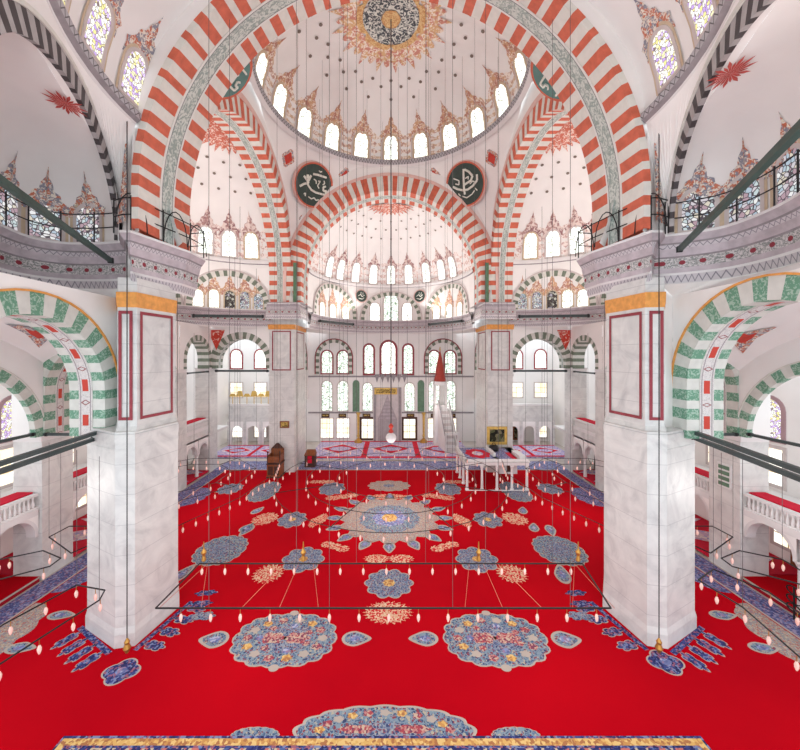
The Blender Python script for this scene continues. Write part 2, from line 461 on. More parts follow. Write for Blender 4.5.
def arch(name, label, cat, O, U, D, a, stilt, b, depth, t, n, c1, c2, band=None, mould=None, dz=0, fr=(.36, .64), group=None, mt=.14, back=False):
    O, U, D = Vector(O), Vector(U).normalized(), Vector(D).normalized()
    root = thing(name, O, label, cat, group)
    pr, L = arch_params(a, stilt, b, n)
    def P(d, off, dep):
        x, z = apoint(d, a, stilt, b, off)
        return O + U * x + D * dep + Vector((0, 0, z + dz * dep / max(depth, .01) * z / (stilt + b)))
    mb = MB()
    for i in range(n):
        d0, d1 = pr[i], pr[i + 1]; mat = c1 if i % 2 == 0 else c2
        mb.face([P(d0, 0, 0), P(d1, 0, 0), P(d1, t, 0), P(d0, t, 0)], mat)
        if band:
            for lo, hi in ((0, fr[0]), (fr[1], 1)):
                mb.face([P(d0, 0, depth * lo), P(d1, 0, depth * lo), P(d1, 0, depth * hi), P(d0, 0, depth * hi)], mat)
        else:
            mb.face([P(d0, 0, 0), P(d1, 0, 0), P(d1, 0, depth), P(d0, 0, depth)], mat)
        mb.face([P(d0, t, 0), P(d1, t, 0), P(d1, t, depth), P(d0, t, depth)], mat)
        if back: mb.face([P(d0, 0, depth), P(d1, 0, depth), P(d1, t, depth), P(d0, t, depth)], mat)
    mb.build('voussoirs', root)
    if band:
        bb = MB(); l, h = depth * fr[0], depth * fr[1]
        for i in range(n):
            d0, d1 = pr[i], pr[i + 1]; u0, u1 = L * i / n, L * (i + 1) / n
            bb.face([P(d0, -.03, l), P(d1, -.03, l), P(d1, -.03, h), P(d0, -.03, h)], band, [(u0, 0), (u1, 0), (u1, 1), (u0, 1)])
            for e in (l, h): bb.face([P(d0, -.03, e), P(d1, -.03, e), P(d1, 0.005, e), P(d0, 0.005, e)], M['pale'])
        bb.build('soffit_band', root)
    if mould:
        mm = MB()
        for i in range(n):
            d0, d1 = pr[i], pr[i + 1]
            mm.face([P(d0, t, -.06), P(d1, t, -.06), P(d1, t + mt, -.06), P(d0, t + mt, -.06)], mould)
            mm.face([P(d0, t, -.06), P(d1, t, -.06), P(d1, t, 0), P(d0, t, 0)], mould)
            mm.face([P(d0, t + mt, -.06), P(d1, t + mt, -.06), P(d1, t + mt, .06), P(d0, t + mt, .06)], mould)
        mm.build('moulding', root)
    root_ext = [P(d, t, 0) for d in pr]
    return root, root_ext
def map_arch(name, label, m, s0, t0, a, stilt, b, t, n, c1, c2, mould=None, off=.1, fillmat=None, group=None):
    """arch ring on a curved wall"""
    pr, L = arch_params(a, stilt, b, n)
    P = lambda d, o, f: (lambda q: m(s0 + q[0], t0 + q[1], f))(apoint(d, a, stilt, b, o))
    root = thing(name, m(s0, t0, 0), label, 'arch', group)
    mb = MB()
    for i in range(n):
        d0, d1 = pr[i], pr[i + 1]; mat = c1 if i % 2 == 0 else c2
        mb.face([P(d0, 0, off), P(d1, 0, off), P(d1, t, off), P(d0, t, off)], mat)
        mb.face([P(d0, 0, 0), P(d1, 0, 0), P(d1, 0, off), P(d0, 0, off)], mat)
        mb.face([P(d0, t, 0), P(d1, t, 0), P(d1, t, off), P(d0, t, off)], mat)
    mb.build('voussoirs', root)
    if mould:
        mm = MB()
        for i in range(n):
            d0, d1 = pr[i], pr[i + 1]
            mm.face([P(d0, t, off + .03), P(d1, t, off + .03), P(d1, t + .16, off + .03), P(d0, t + .16, off + .03)], mould)
            mm.face([P(d0, t + .16, 0), P(d1, t + .16, 0), P(d1, t + .16, off + .03), P(d0, t + .16, off + .03)], mould)
        mm.build('moulding', root)
    if fillmat:
        f = MB(); k = len(pr) // 2
        for i in range(k):
            A, B = pr[i], pr[i + 1]; A2, B2 = pr[-1 - i], pr[-2 - i]
            rows = []
            for (p, q) in ((apoint(A, a, stilt, b, 0), apoint(A2, a, stilt, b, 0)), (apoint(B, a, stilt, b, 0), apoint(B2, a, stilt, b, 0))):
                rows.append([m(s0 + p[0] + (q[0] - p[0]) * j / 10, t0 + p[1], .008) for j in range(11)])
            f.grid(rows, fillmat)
        f.build('tympanum', root)
    return root
def spandrel(name, ext, ztop, mat, ends=None):
    mb = MB()
    for p, q in zip(ext, ext[1:]):
        mb.face([p, q, Vector((q.x, q.y, ztop + ZC)), Vector((p.x, p.y, ztop + ZC))], mat)
    if ends:
        for (e, x) in ends:
            mb.face([e, x, Vector((x.x, x.y, ztop + ZC)), Vector((e.x, e.y, ztop + ZC))], mat)
    return struct(mb.build(name))

# ------------------------------------------------------------------ cornices, rails, beams
def smooth_path(pts, n=6):
    out = []
    for i in range(len(pts) - 1):
        p0, p1, p2, p3 = pts[max(0, i - 1)], pts[i], pts[i + 1], pts[min(len(pts) - 1, i + 2)]
        for k in range(n):
            t = k / n
            f = lambda a, b, c, d: .5 * (2 * b + (c - a) * t + (2 * a - 5 * b + 4 * c - d) * t * t + (3 * b - a - 3 * c + d) * t ** 3)
            out.append((f(p0[0], p1[0], p2[0], p3[0]), f(p0[1], p1[1], p2[1], p3[1])))
    return out + [pts[-1]]
def offset_path(pts, d):
    out = []; n = len(pts)
    for i in range(n):
        ns = []
        for a, b in ((i - 1, i), (i, i + 1)):
            if a < 0 or b >= n: continue
            dx, dy = pts[b][0] - pts[a][0], pts[b][1] - pts[a][1]; L = math.hypot(dx, dy) or 1
            ns.append((-dy / L, dx / L))
        nx, ny = sum(q[0] for q in ns) / len(ns), sum(q[1] for q in ns) / len(ns)
        L = math.hypot(nx, ny) or 1; k = min(1.6, 1 / L)
        out.append((pts[i][0] + nx / L * d * k, pts[i][1] + ny / L * d * k))
    return out
NTR = [0]
CPROF = [(-.62, .0, 'capwhite'), (-.58, .04, 'fzig'), (-.52, .20, 'capwhite'), (-.44, .24, 'lav'), (-.42, .34, 'fdots'), (-.40, .54, 'lavdark'),
         (-.34, .57, 'lav'), (-.28, .72, 'fzig'), (-.22, .80, 'lavdark'), (-.16, .83, 'lav'), (0, .95, 'capwhite'), (0, 1.0, 'capwhite'), (-.7, 1.0, None)]
def cornice(path, z0, z1, sgn, scale=1.0):
    """path = xy of the projecting top edge; sgn = side on which the wall lies"""
    NTR[0] += 1; mb = MB()
    L = [0]
    for p, q in zip(path, path[1:]): L.append(L[-1] + math.hypot(q[0] - p[0], q[1] - p[1]))
    rows = []
    for o, f, mt in CPROF:
        pp = offset_path(path, sgn * -o * scale); rows.append([V(x, y, z0 + (z1 - z0) * f) for x, y in pp])
    for i in range(len(CPROF) - 1):
        mb.grid([rows[i], rows[i + 1]], M[CPROF[i][2]], [[(l, 0) for l in L], [(l, 1) for l in L]])
    return struct(mb.build('trim_%d' % NTR[0]))
def railing(label, pts, h=.9, step=1.2, group=None, r=.026):
    root = thing('wire_railing', pts[0], label, 'railing', group)
    for k in (.5, 1.0):
        mb = MB(); mb.path([p + Vector((0, 0, h * k)) for p in pts], r, M['iron'], 5); mb.build('rail', root)
    acc = 0; last = -9
    for i, p in enumerate(pts):
        if i: acc += (pts[i] - pts[i - 1]).length
        if acc - last >= step or i == len(pts) - 1:
            last = acc; mb = MB(); mb.tube(p, p + Vector((0, 0, h + .1)), r * 1.15, M['iron'], 5); mb.build('post', root)
    return root
def beam(label, p, q, w=.22, h=.26, mat='beam', group=None):
    p, q = Vector(p), Vector(q); root = thing('tie_beam', p, label, 'beam', group)
    d = (q - p).normalized(); s = d.cross(Vector((0, 0, 1))).normalized() * w / 2; u = Vector((0, 0, h / 2))
    mb = MB(); A = [p + s + u, p - s + u, p - s - u, p + s - u]; B = [q + s + u, q - s + u, q - s - u, q + s - u]
    for i in range(4): mb.face([A[i], A[(i + 1) % 4], B[(i + 1) % 4], B[i]], M[mat])
    mb.face(A, M[mat]); mb.face(B, M[mat]); mb.build('bar', root)
    c = MB()
    for e, sg in ((p, 1), (q, -1)):
        f = e + d * .1 * sg
        A = [f + s * 1.3 + u * 1.3, f - s * 1.3 + u * 1.3, f - s * 1.3 - u * 1.3, f + s * 1.3 - u * 1.3]
        B = [x + d * .12 * sg for x in A]
        for i in range(4): c.face([A[i], A[(i + 1) % 4], B[(i + 1) % 4], B[i]], M['iron'])
        c.face(A, M['iron']); c.face(B, M['iron'])
    c.build('collar', root)
    return root
SIDE = ((-1, 'left'), (1, 'right'))
def sx(s, pts): return [(s * x, y) for x, y in pts]
# ------------------------------------------------------------------ floor, great piers
mb = MB(); mb.box(-30, 30, 1, 52, -.3, -.02, M['floor']); struct(mb.build('floor'))
def frame_on(mb, a, b, z0, z1, n, mat, w=.13, off=.03):
    """rectangular inlaid frame on a vertical face between xy points a and b"""
    a, b = Vector((a[0], a[1], 0)), Vector((b[0], b[1], 0)); u = (b - a); L = u.length; u.normalize()
    n = Vector((n[0], n[1], 0)).normalized()
    P = lambda s, z: a + u * s + n * off + Vector((0, 0, z + ZC))
    for (s0, s1, q0, q1) in ((0, L, z0, z0 + w), (0, L, z1 - w, z1), (0, w, z0 + w, z1 - w), (L - w, L, z0 + w, z1 - w)):
        mb.face([P(s0, q0), P(s1, q0), P(s1, q1), P(s0, q1)], mat)
def lerp2(a, b, t): return (a[0] + (b[0] - a[0]) * t, a[1] + (b[1] - a[1]) * t)
def scale_poly(poly, k):
    cx = sum(p[0] for p in poly) / len(poly); cy = sum(p[1] for p in poly) / len(poly)
    return [(cx + (x - cx) * k, cy + (y - cy) * k) for x, y in poly]
NEARP = [(13.4, 15.26), (11.34, 14.22), (10.63, 14.37), (10.18, 16.54), (11.2, 18.1), (13.4, 18.1)]
NEARU = [(12.7, 16.05), (11.46, 14.5), (10.72, 14.6), (10.42, 16.75), (11.2, 18.0), (12.7, 18.0)]
FARP = [(12.6, 35.8), (10.0, 35.8), (10.0, 40.5), (12.6, 40.5)]
for s, side in SIDE:
    r = thing('marble_pier', (s * 11.6, 16, 0), 'huge near marble pier on the %s with two red-framed upper panels and flared foot' % side, 'pier', 'great marble piers')
    lo, up = sx(s, NEARP), sx(s, NEARU)
    mb = MB(); mb.prism(scale_poly(lo, 1.035), 0, .55, M['marble']); mb.prism(scale_poly(lo, 1.035), .55, .8, M['marble'], lo); mb.build('plinth', r)
    mb = MB(); mb.prism(lo, .8, ZC - 3.45, M['marble']); mb.build('lower_shaft', r)
    mb = MB(); a = scale_poly(lo, 1.02); mb.prism(scale_poly(lo, 1.012), ZC - 3.95, ZC - 3.85, M['marble']); mb.prism(scale_poly(lo, 1.012), ZC - 3.62, ZC - 3.45, M['marble'], a); mb.prism(a, ZC - 3.45, ZC - 3.25, M['marble']); mb.prism(lo, ZC - 3.25, ZC - 3.15, M['marble']); mb.prism(scale_poly(up, 1.06), ZC - 3.15, ZC - 2.95, M['marble'], up)
    mb.build('string_course', r)
    mb = MB(); mb.prism(up, ZC - 2.95, ZC + 3.3, M['marble']); mb.prism(scale_poly(up, .72), ZC + 3.3, ZC + 5.0, M['marble']); mb.build('upper_shaft', r)
    mb = MB(); b = scale_poly(up, 1.05); mb.prism(scale_poly(up, 1.01), ZC + 2.05, ZC + 2.3, M['gold'], scale_poly(up, 1.035)); mb.prism(scale_poly(up, 1.04), ZC + 2.3, ZC + 2.68, M['gold'], b)
    o = mb.build('ochre_band', r); o['label'] = 'orange painted band'
    for k, (i, j) in enumerate(((1, 2), (2, 3))):
        A, B = up[i], up[j]; nx, ny = (B[1] - A[1], -(B[0] - A[0]))
        if nx * -s * .5 + ny * -1 < 0: nx, ny = -nx, -ny
        mb = MB(); frame_on(mb, lerp2(A, B, .06), lerp2(A, B, .9 if k else .8), -2.7, 1.9, (nx, ny), M['frame'])
        o = mb.build('panel_frame', r); o['label'] = 'dark red inlaid frame'
    r = thing('marble_pier', (s * 11.3, 38, 0), 'far marble pier on the %s beside the prayer niche wall, with red-framed panels' % side, 'pier', 'great marble piers')
    lo = sx(s, FARP)
    mb = MB(); mb.prism(scale_poly(lo, 1.05), 0, .6, M['marble']); mb.build('plinth', r)
    mb = MB(); mb.prism(lo, .6, ZC - 2.1, M['marble']); mb.build('lower_shaft', r)
    mb = MB(); mb.prism(scale_poly(lo, 1.04), ZC - 2.1, ZC - 1.85, M['marble']); mb.build('string_course', r)
    mb = MB(); mb.prism(lo, ZC - 1.85, ZC + 3.8, M['marble']); mb.prism(scale_poly(lo, .85), ZC + 3.8, ZC + 5.3, M['marble']); mb.build('upper_shaft', r)
    mb = MB(); mb.prism(scale_poly(lo, 1.04), ZC + 2.75, ZC + 3.25, M['gold'], scale_poly(lo, 1.08)); o = mb.build('ochre_band', r); o['label'] = 'orange painted band'
    mb = MB(); frame_on(mb, (s * 12.3, 35.8), (s * 10.35, 35.8), -1.5, 2.6, (0, -1), M['frame'], .12)
    frame_on(mb, (s * 10.0, 36.6), (s * 10.0, 39.6), -1.5, 2.6, (-s, 0), M['frame'], .12); o = mb.build('panel_frame', r); o['label'] = 'dark red inlaid frame'

# ------------------------------------------------------------------ the four great arches
_, nearext = arch('striped_arch', 'nearest great arch of red and white stripes, framing the whole view of the dome', 'arch', V(0, 14.1, 5.2), (1, 0, 0), (0, 1, 0),
     10.3, 1.6, 10.3, 3.6, .3, 79, M['red'], M['pale'], M['scroll'], None, dz=1.2, group='great striped arches')
_, farext = arch('striped_arch', 'farthest great striped arch, above the prayer niche wall', 'arch', V(0, 35.8, 5.4), (1, 0, 0), (0, 1, 0),
     9.3, 2.4, 9.3, 2.8, 1.55, 71, M['red'], M['pale'], M['scroll'], M['rosemould'], group='great striped arches', mt=.3)
for s, side in SIDE:
    _, ext = arch('striped_arch', 'great striped arch spanning between the %s piers below the dome' % side, 'arch', V(s * 10.36, 26.7, 5.4), (0, 1, 0), (s, 0, 0),
         9.15, 2.4, 9.15, 2.25, 1.2, 71, M['red'], M['pale'], M['scroll'], M['rosemould'], group='great striped arches', mt=.4)
    spandrel('wall_lunette_%s' % side, [e + Vector((s * .03, 0, 0)) for e in ext], 20.3, M['white'])
    # green strip between neighbouring arches on the far pier
    mb = MB(); mb.box(min(s * 9.72, s * 10.05), max(s * 9.72, s * 10.05), 35.55, 35.85, ZC + 5.4, ZC + 9.6, M['grnpanel']); struct(mb.build('trim_%d' % (90 + (s > 0))))

spandrel('wall_lunette_far', [e + Vector((0, .03, 0)) for e in farext], 20.3, M['white'])
spandrel('wall_lunette_near', [e + Vector((0, .08, 0)) for e in nearext], 20.3, M['pink'])
# ------------------------------------------------------------------ main dome with pendentives
DC = (0.0, 25.9); RS = 14.5; Z0 = 9.5
dome = Rev(DC[0], DC[1], 10.0, 20.0, 5.3, 2.5)
mb = MB(); dome.shell(mb, 0, 2 * PI, M['pink'], 72, 22); ceil = struct(mb.build('ceiling', smooth=True))
mb = MB()
for k in range(4):
    rows = []
    for i in range(25):
        z = 5.2 + (20 - 5.2) * i / 24; r = math.sqrt(RS ** 2 - (z - Z0) ** 2)
        d0, d1 = ((10.37, 10.0), (10.0, 10.37))[k % 2]; a = math.acos(min(1, d0 / r)); b = PI / 2 - math.acos(min(1, d1 / r))
        if b <= a: a = b = (a + b) / 2
        rows.append([V(DC[0] + r * math.cos(k * PI / 2 + a + (b - a) * j / 16), DC[1] + r * math.sin(k * PI / 2 + a + (b - a) * j / 16), z) for j in range(17)])
    mb.grid(rows, M['white'])
struct(mb.build('ceiling_pendentives', smooth=True))
# moulded ring under the dome
mb = MB(); N = 96; prof = [(10.1, 19.55, 'capwhite'), (9.75, 19.7, 'ring'), (9.6, 20.05, 'lavdark'), (9.75, 20.2, 'capwhite'), (10.0, 20.25, None)]
Lr = [10 * 2 * PI * j / N for j in range(N + 1)]
rows = [[V(DC[0] + r * math.cos(2 * PI * j / N), DC[1] + r * math.sin(2 * PI * j / N), z) for j in range(N + 1)] for r, z, _ in prof]
for i in range(len(prof) - 1): mb.grid([rows[i], rows[i + 1]], M[prof[i][2]], [[(l, 0) for l in Lr], [(l, 1) for l in Lr]])
struct(mb.build('trim_99'))
# painted decoration of the dome: oculus, bursts, dots, lace
orn = MB(); dm = dome.map(PI / 2)
def radial_star(mb, D, th0, r_in, r_out, mat, n, off, a0=0, a1=2 * PI, amp=.32):
    """ray-edged ring painted round the crown of a dome; radii are distances from the crown along the surface"""
    f = D.map(0)
    P = lambda th, q: f(-th * D.R, D.len - q, off)
    K = n * 4
    for i in range(K):
        ta, tb = a0 + (a1 - a0) * i / K, a0 + (a1 - a0) * (i + 1) / K
        w = lambda k: r_out * (1 - amp * (0, .62, 1, .62)[k % 4] - (.12 if (k // 4) % 2 else 0) * (k % 4 == 0))
        mb.face([P(ta, r_in), P(tb, r_in), P(tb, w(i + 1)), P(ta, w(i))], mat)
def scallop(mb, D, t0, t1, amp, n, mat, off, a0, a1, ph=0.0):
    f = D.map(0); K = n * 8
    for i in range(K):
        ta, tb = a0 + (a1 - a0) * i / K, a0 + (a1 - a0) * (i + 1) / K
        w = lambda k: t1 + amp * abs(math.cos(PI * (k / 8 + ph))) ** 2
        rows = [[f(-t * D.R, t0 + (w(k) - t0) * j / 4, off) for t, k in ((ta, i), (tb, i + 1))] for j in range(5)]
        mb.grid(rows, mat)
scallop(orn, dome, .1, 2.7, 1.0, 20, M['band'], .004, PI / 2, PI / 2 + 2 * PI)
radial_star(orn, dome, 0, 2.5, 4.7, M['burstgold'], 34, .05, amp=.24)
radial_star(orn, dome, 0, 2.1, 2.6, M['goldring'], 12, .08, amp=0)
radial_star(orn, dome, 0, .75, 2.12, M['oculus'], 12, .10, amp=0)
radial_star(orn, dome, 0, 0.01, .76, M['goldring'], 12, .12, amp=.1)
for q, n, ph in ((5.3, 20, 0), (5.9, 20, .5), (7.0, 20, 0)):
    for k in range(n):
        f = dome.map(PI / 2 + 2 * PI * (k + ph) / n); disc(orn, f, 0, dome.len - q, .15 * dome.R / dome.rz(dome.len - q)[0], .05, M['dot'], 8, .15)
orn.build('painted_ornament', ceil)
for k in range(20):
    th = PI / 2 + 2 * PI * k / 20
    if math.sin(th) < -.35: continue
    window(dome.map(th), 0, .35, .68, 2.25, M['p_white'], M['tframe'], .2, M['crest'], 1.5, fmat2=M['pframe'])

# ------------------------------------------------------------------ half domes
apse = Rev(0, 38.6, 9.25, 9.6, 7.5, 2.0)
mb = MB(); apse.shell(mb, -.05, PI + .05, M['pink'], 48, 18); oa = struct(mb.build('ceiling_apse', smooth=True))
orn = MB()
scallop(orn, apse, .15, 2.6, .7, 15, M['bandpink'], .004, 0, PI)
radial_star(orn, apse, 0, .3, 3.0, M['burst'], 16, .05, 0.02, PI - .02)
for q, n in ((3.8, 9), (5.2, 12), (6.6, 15)):
    for k in range(n):
        f = apse.map(PI * (k + .5) / n); disc(orn, f, 0, apse.len - q, .13 * apse.R / apse.rz(apse.len - q)[0], .05, M['dot'], 8, .13)
orn.build('painted_ornament', oa)
for px in (391, 373, 355, 339.5, 328):
    th = apse.hit(px)
    for q in ((th,) if px == 391 else (th, PI - th)):
        window(apse.map(q), 0, .35, .52, 2.5, M['p_white'], M['pframe'], .16, M['crestfar'], 1.25)
for s, side in SIDE:
    D = Rev(s * 12.6, 26.65, 9.3, 9.8, 7.6, 2.0)
    c = 0 if s > 0 else PI
    mb = MB(); D.shell(mb, c - PI / 2 - .06, c + PI / 2 + .06, M['pink'], 48, 18); o = struct(mb.build('ceiling_%s' % side, smooth=True))
    orn = MB(); scallop(orn, D, .1, 2.6, .8, 11, M['bandpink'], .004, c - PI / 2, c + PI / 2); radial_star(orn, D, 0, .3, 3.0, M['burst'], 16, .05, c - PI / 2, c + PI / 2)
    for q, n in ((3.8, 9), (5.2, 12), (6.6, 14)):
        for k in range(n):
            f = D.map(c - PI / 2 + PI * (k + .5) / n); disc(orn, f, 0, D.len - q, .14 * D.R / D.rz(D.len - q)[0], .05, M['dot'], 8, .14)
    orn.build('painted_ornament', o)
    px = [252, 229, 205] if s < 0 else [530, 553, 577]
    th = [D.hit(p) for p in px]; st = (th[2] - th[0]) / 2
    for k in range(-1, 8):
        t = th[0] + st * k
        if abs((t - c + PI) % (2 * PI) - PI) > PI / 2 - .06: continue
        window(D.map(t), 0, .3, .62, 2.5, M['p_white'], M['pframe'] if k else M['tframe'], .17, M['crestfar'], 1.5)
    # ring moulding and drum below the half dome
    NTR[0] += 1; mb = MB(); th = [c - PI / 2 - .05 + (PI + .1) * j / 48 for j in range(49)]; Lr = [9.3 * t for t in th]
    pr = [(9.3, 9.45, 'lavdark'), (9.1, 9.5, 'capwhite'), (9.05, 9.85, 'capwhite'), (9.3, 9.9, None)]
    rows = [[V(s * 12.6 + r * math.cos(t), 26.65 + r * math.sin(t), z) for t in th] for r, z, _ in pr]
    for i in range(3): mb.grid([rows[i], rows[i + 1]], M[pr[i][2]], [[(l, 0) for l in Lr], [(l, 1) for l in Lr]])
    struct(mb.build('trim_%d' % NTR[0], smooth=False))
    mb = MB(); cyl = D.map(0); mb.grid([[cyl(-t * 9.3, z) for t in th] for z in (-6.9, 0)], M['white']); struct(mb.build('wall_drum_%s' % side, smooth=True))
    # exedra arches on the drum: the far one faces the camera
    e0, e1 = (D.hit(272), D.hit(183)) if s < 0 else (D.hit(510), D.hit(599))
    mid, half = (e0 + e1) / 2, abs(e1 - e0) / 2 * 9.3
    sgn = 1 if s < 0 else -1
    for k in range(3):
        t = mid + sgn * k * 2 * half / 9.3
        if k == 2: continue
        lab = 'grey-white striped arch over five leaded windows high on the far %s' if k == 0 else 'second striped arch of the %s half dome, mostly hidden by the near pier'
        m = D.map(t)
        map_arch('exedra_arch', lab % side, m, 0, -5.1, half - .75, .25, 3.15, .55, 31, M['dkgreen'], M['pale'], M['pframe'], .12, M['pink'], 'exedra arches')
        for i, w in enumerate((-2.85, -1.45, 0, 1.4, 2.75)):
            i2 = i if s < 0 else 4 - i
            window(m, w, -5.0 + .05, .46, 1.75 if abs(w) < 2 else 1.6, M[('p_white', 'p_white', 'p_dark', 'p_blue', 'p_blue')[i2] if k == 0 else 'p_white'], M['tframe'], .12, M['crest'], 1.3)
        for (dx, tt) in ((-half, -1.0), (half, -1.0)):
            pass
    cp = [(s * 12.6 + 8.7 * math.cos(t), 26.65 + 8.7 * math.sin(t)) for t in th]
    cornice(cp, 3.0, 4.75, -1, .7)
    # soffit between drum and the straight walls below
    mb = MB()
    for a, b in zip(th, th[1:]):
        def rect(t):
            dx, dy = math.cos(t), math.sin(t); k = min(6.2 / max(1e-6, abs(dx)), 9.4 / max(1e-6, abs(dy)))
            return V(s * 12.6 + dx * k, 26.65 + dy * k, 3.02)
        q = lambda t: V(s * 12.6 + 9.2 * math.cos(t), 26.65 + 9.2 * math.sin(t), 3.02)
        mb.face([q(a), q(b), rect(b), rect(a)], M['white'])
    struct(mb.build('ceiling_soffit_%s' % side))
    # small round boards beside the exedra
    m = D.map(e1 + sgn * .02)
    r = thing('calligraphy_roundel', m(0, -1.75, 0), 'small dark round board with white script beside the near pier on the %s' % side, 'roundel')
    mb = MB(); disc(mb, m, 0, -1.75, .95, .1, M['script'], 20); mb.build('rim', r)
    mb = MB(); disc(mb, m, 0, -1.75, .82, .14, M['scriptgreen'], 20); mb.build('board', r)
    mb = MB()
    for pts in (((-.5, -.1), (-.2, .3), (-.1, -.2), (.3, -.1), (.5, .3)), ((-.4, -.4), (0, -.5), (.4, -.35)), ((.1, .1), (.2, .6))):
        mb.path([m(x, -1.75 + y, .18) for x, y in pts], .06, M['script'], 4)
    mb.build('lettering', r)

# ------------------------------------------------------------------ apse drum with three arches, cornice
am = apse.map(PI / 2)
mb = MB(); th = [-.03 + (PI + .06) * j / 56 for j in range(57)]; f0 = apse.map(0)
mb.grid([[f0(-t * 9.25, z) for t in th] for z in (-6.0, 0)], M['pink']); struct(mb.build('wall_apse_drum', smooth=True))
NTR[0] += 1; mb = MB(); Lr = [9.25 * t for t in th]; pr = [(9.3, -.25, 'lavdark'), (9.05, -.2, 'capwhite'), (9.0, .12, 'capwhite'), (9.25, .2, None)]
rows = [[V(r * math.cos(t), 38.6 + r * math.sin(t), 9.6 + z) for t in th] for r, z, _ in pr]
for i in range(3): mb.grid([rows[i], rows[i + 1]], M[pr[i][2]], [[(l, 0) for l in Lr], [(l, 1) for l in Lr]])
struct(mb.build('trim_%d' % NTR[0]))
cx_half = (apse.hit(360) - apse.hit(422)) / 2 * 9.25
map_arch('exedra_arch', 'central striped arch over three tall windows above the prayer niche', am, 0, -4.7, cx_half - .6, .2, 3.2, .5, 29, M['dkgreen'], M['pale'], M['pframe'], .12, M['pink'], 'exedra arches')
window(am, 0, -5.0, .98, 4.0, M['p_green'], M['pframe'], .14)
for s in (-1, 1): window(am, s * 2.25, -5.0, .66, 2.7, M['p_white'], M['pframe'], .12)
for s, side in SIDE:
    a0, a1 = (apse.hit(357), apse.hit(313)) if s < 0 else (apse.hit(425), apse.hit(469))
    half = abs(a0 - a1) / 2 * 9.25; m = apse.map((a0 + a1) / 2)
    map_arch('exedra_arch', 'striped arch on the %s of the apse over lace-topped windows' % side, m, 0, -4.7, half - .6, .3, 3.4, .5, 33, M['dkgreen'], M['pale'], M['pframe'], .12, M['grey'], 'exedra arches')
    for px in ((345.5, 332.5, 322) if s < 0 else (436.5, 449.5, 460)):
        u = -(apse.hit(px) - (a0 + a1) / 2) * 9.25
        window(m, u, -5.0, .5, 2.0, M['p_white'], M['tframe'], .14, M['crest'], 1.5)
    # roundel between the arches
    t = (apse.hit(361) if s < 0 else apse.hit(420)); m = apse.map(t)
    r = thing('calligraphy_roundel', m(0, -1.5, 0), 'small round black board with white script on the %s of the central apse arch' % side, 'roundel')
    mb = MB(); disc(mb, m, 0, -1.5, .92, .1, M['rosemould'], 20); mb.build('rim', r)
    mb = MB(); disc(mb, m, 0, -1.5, .78, .13, M['scriptgreen'], 20); mb.build('board', r)
    mb = MB()
    for pts in (((-.45, 0), (-.1, .25), (.1, -.1), (.45, .15)), ((-.4, -.3), (.1, -.42), (.4, -.2)), ((-.1, .1), (-.05, .55)), ((.2, .15), (.25, .5))):
        mb.path([m(x, -1.5 + y, .17) for x, y in pts], .05, M['script'], 4)
    mb.build('lettering', r)
cp = [(8.65 * math.cos(t), 38.6 + 8.65 * math.sin(t)) for t in th]
cornice(cp, 3.1, 4.85, -1, .7)
for s in (-1, 1):   # cornice round the head of the far piers
    cornice(sx(s, [(12.6, 35.2), (9.45, 35.2), (9.45, 39.5)]), 3.7, 5.4, s, .8)
# ------------------------------------------------------------------ qibla wall
QY = 48.6
mb = MB(); mb.box(-23.2, 23.2, QY, QY + .5, 0, ZC + 5, M['pink'])
struct(mb.build('wall_back'))
mb = MB(); mb.grid([[V(9.2 * math.cos(t), 38.6 + 9.2 * math.sin(t), 3.12) for t in th], [V(11.8 * math.cos(t) * (1 if abs(math.cos(t)) > .2 else 1), min(QY, 38.6 + 16 * math.sin(t)), 3.12) for t in th]], M['pink'])
struct(mb.build('ceiling_soffit_apse'))
for s, side in SIDE:
    mb = MB(); mb.box(min(s * 11.6, s * 11.9), max(s * 11.6, s * 11.9), 40.4, QY, ZC - 6.0, ZC + 4.9, M['white']); struct(mb.build('wall_apse_%s' % side))
    arch('green_striped_arch', 'narrow green arch on the %s side wall of the apse beside the far pier' % side, 'arch', V(s * 11.55, 44.2, -1.9), (0, 1, 0), (s, 0, 0), 2.6, 1.3, 2.6, .1, .7, 25, M['green'], M['grn_pale'], None, M['frame'], group='green striped arches')
QO = -.35
qm = plane_map((QO, QY, ZC), (1, 0, 0), (0, -1, 0))
def qx(px): return (px - CX) / FPX * QY
def qz(py): return (HY - py) / FPX * QY
mb = MB()
for z in (qz(376.5), qz(412.5)): mb.box(-11.6, 11.6, QY - .12, QY, ZC + z - .1, ZC + z + .1, M['lavdark'])
NTR[0] += 1; struct(mb.build('trim_%d' % NTR[0]))
window(qm, 0, qz(373.5), .95, qz(342) - qz(373.5), M['p_white'], M['frame'], .32)
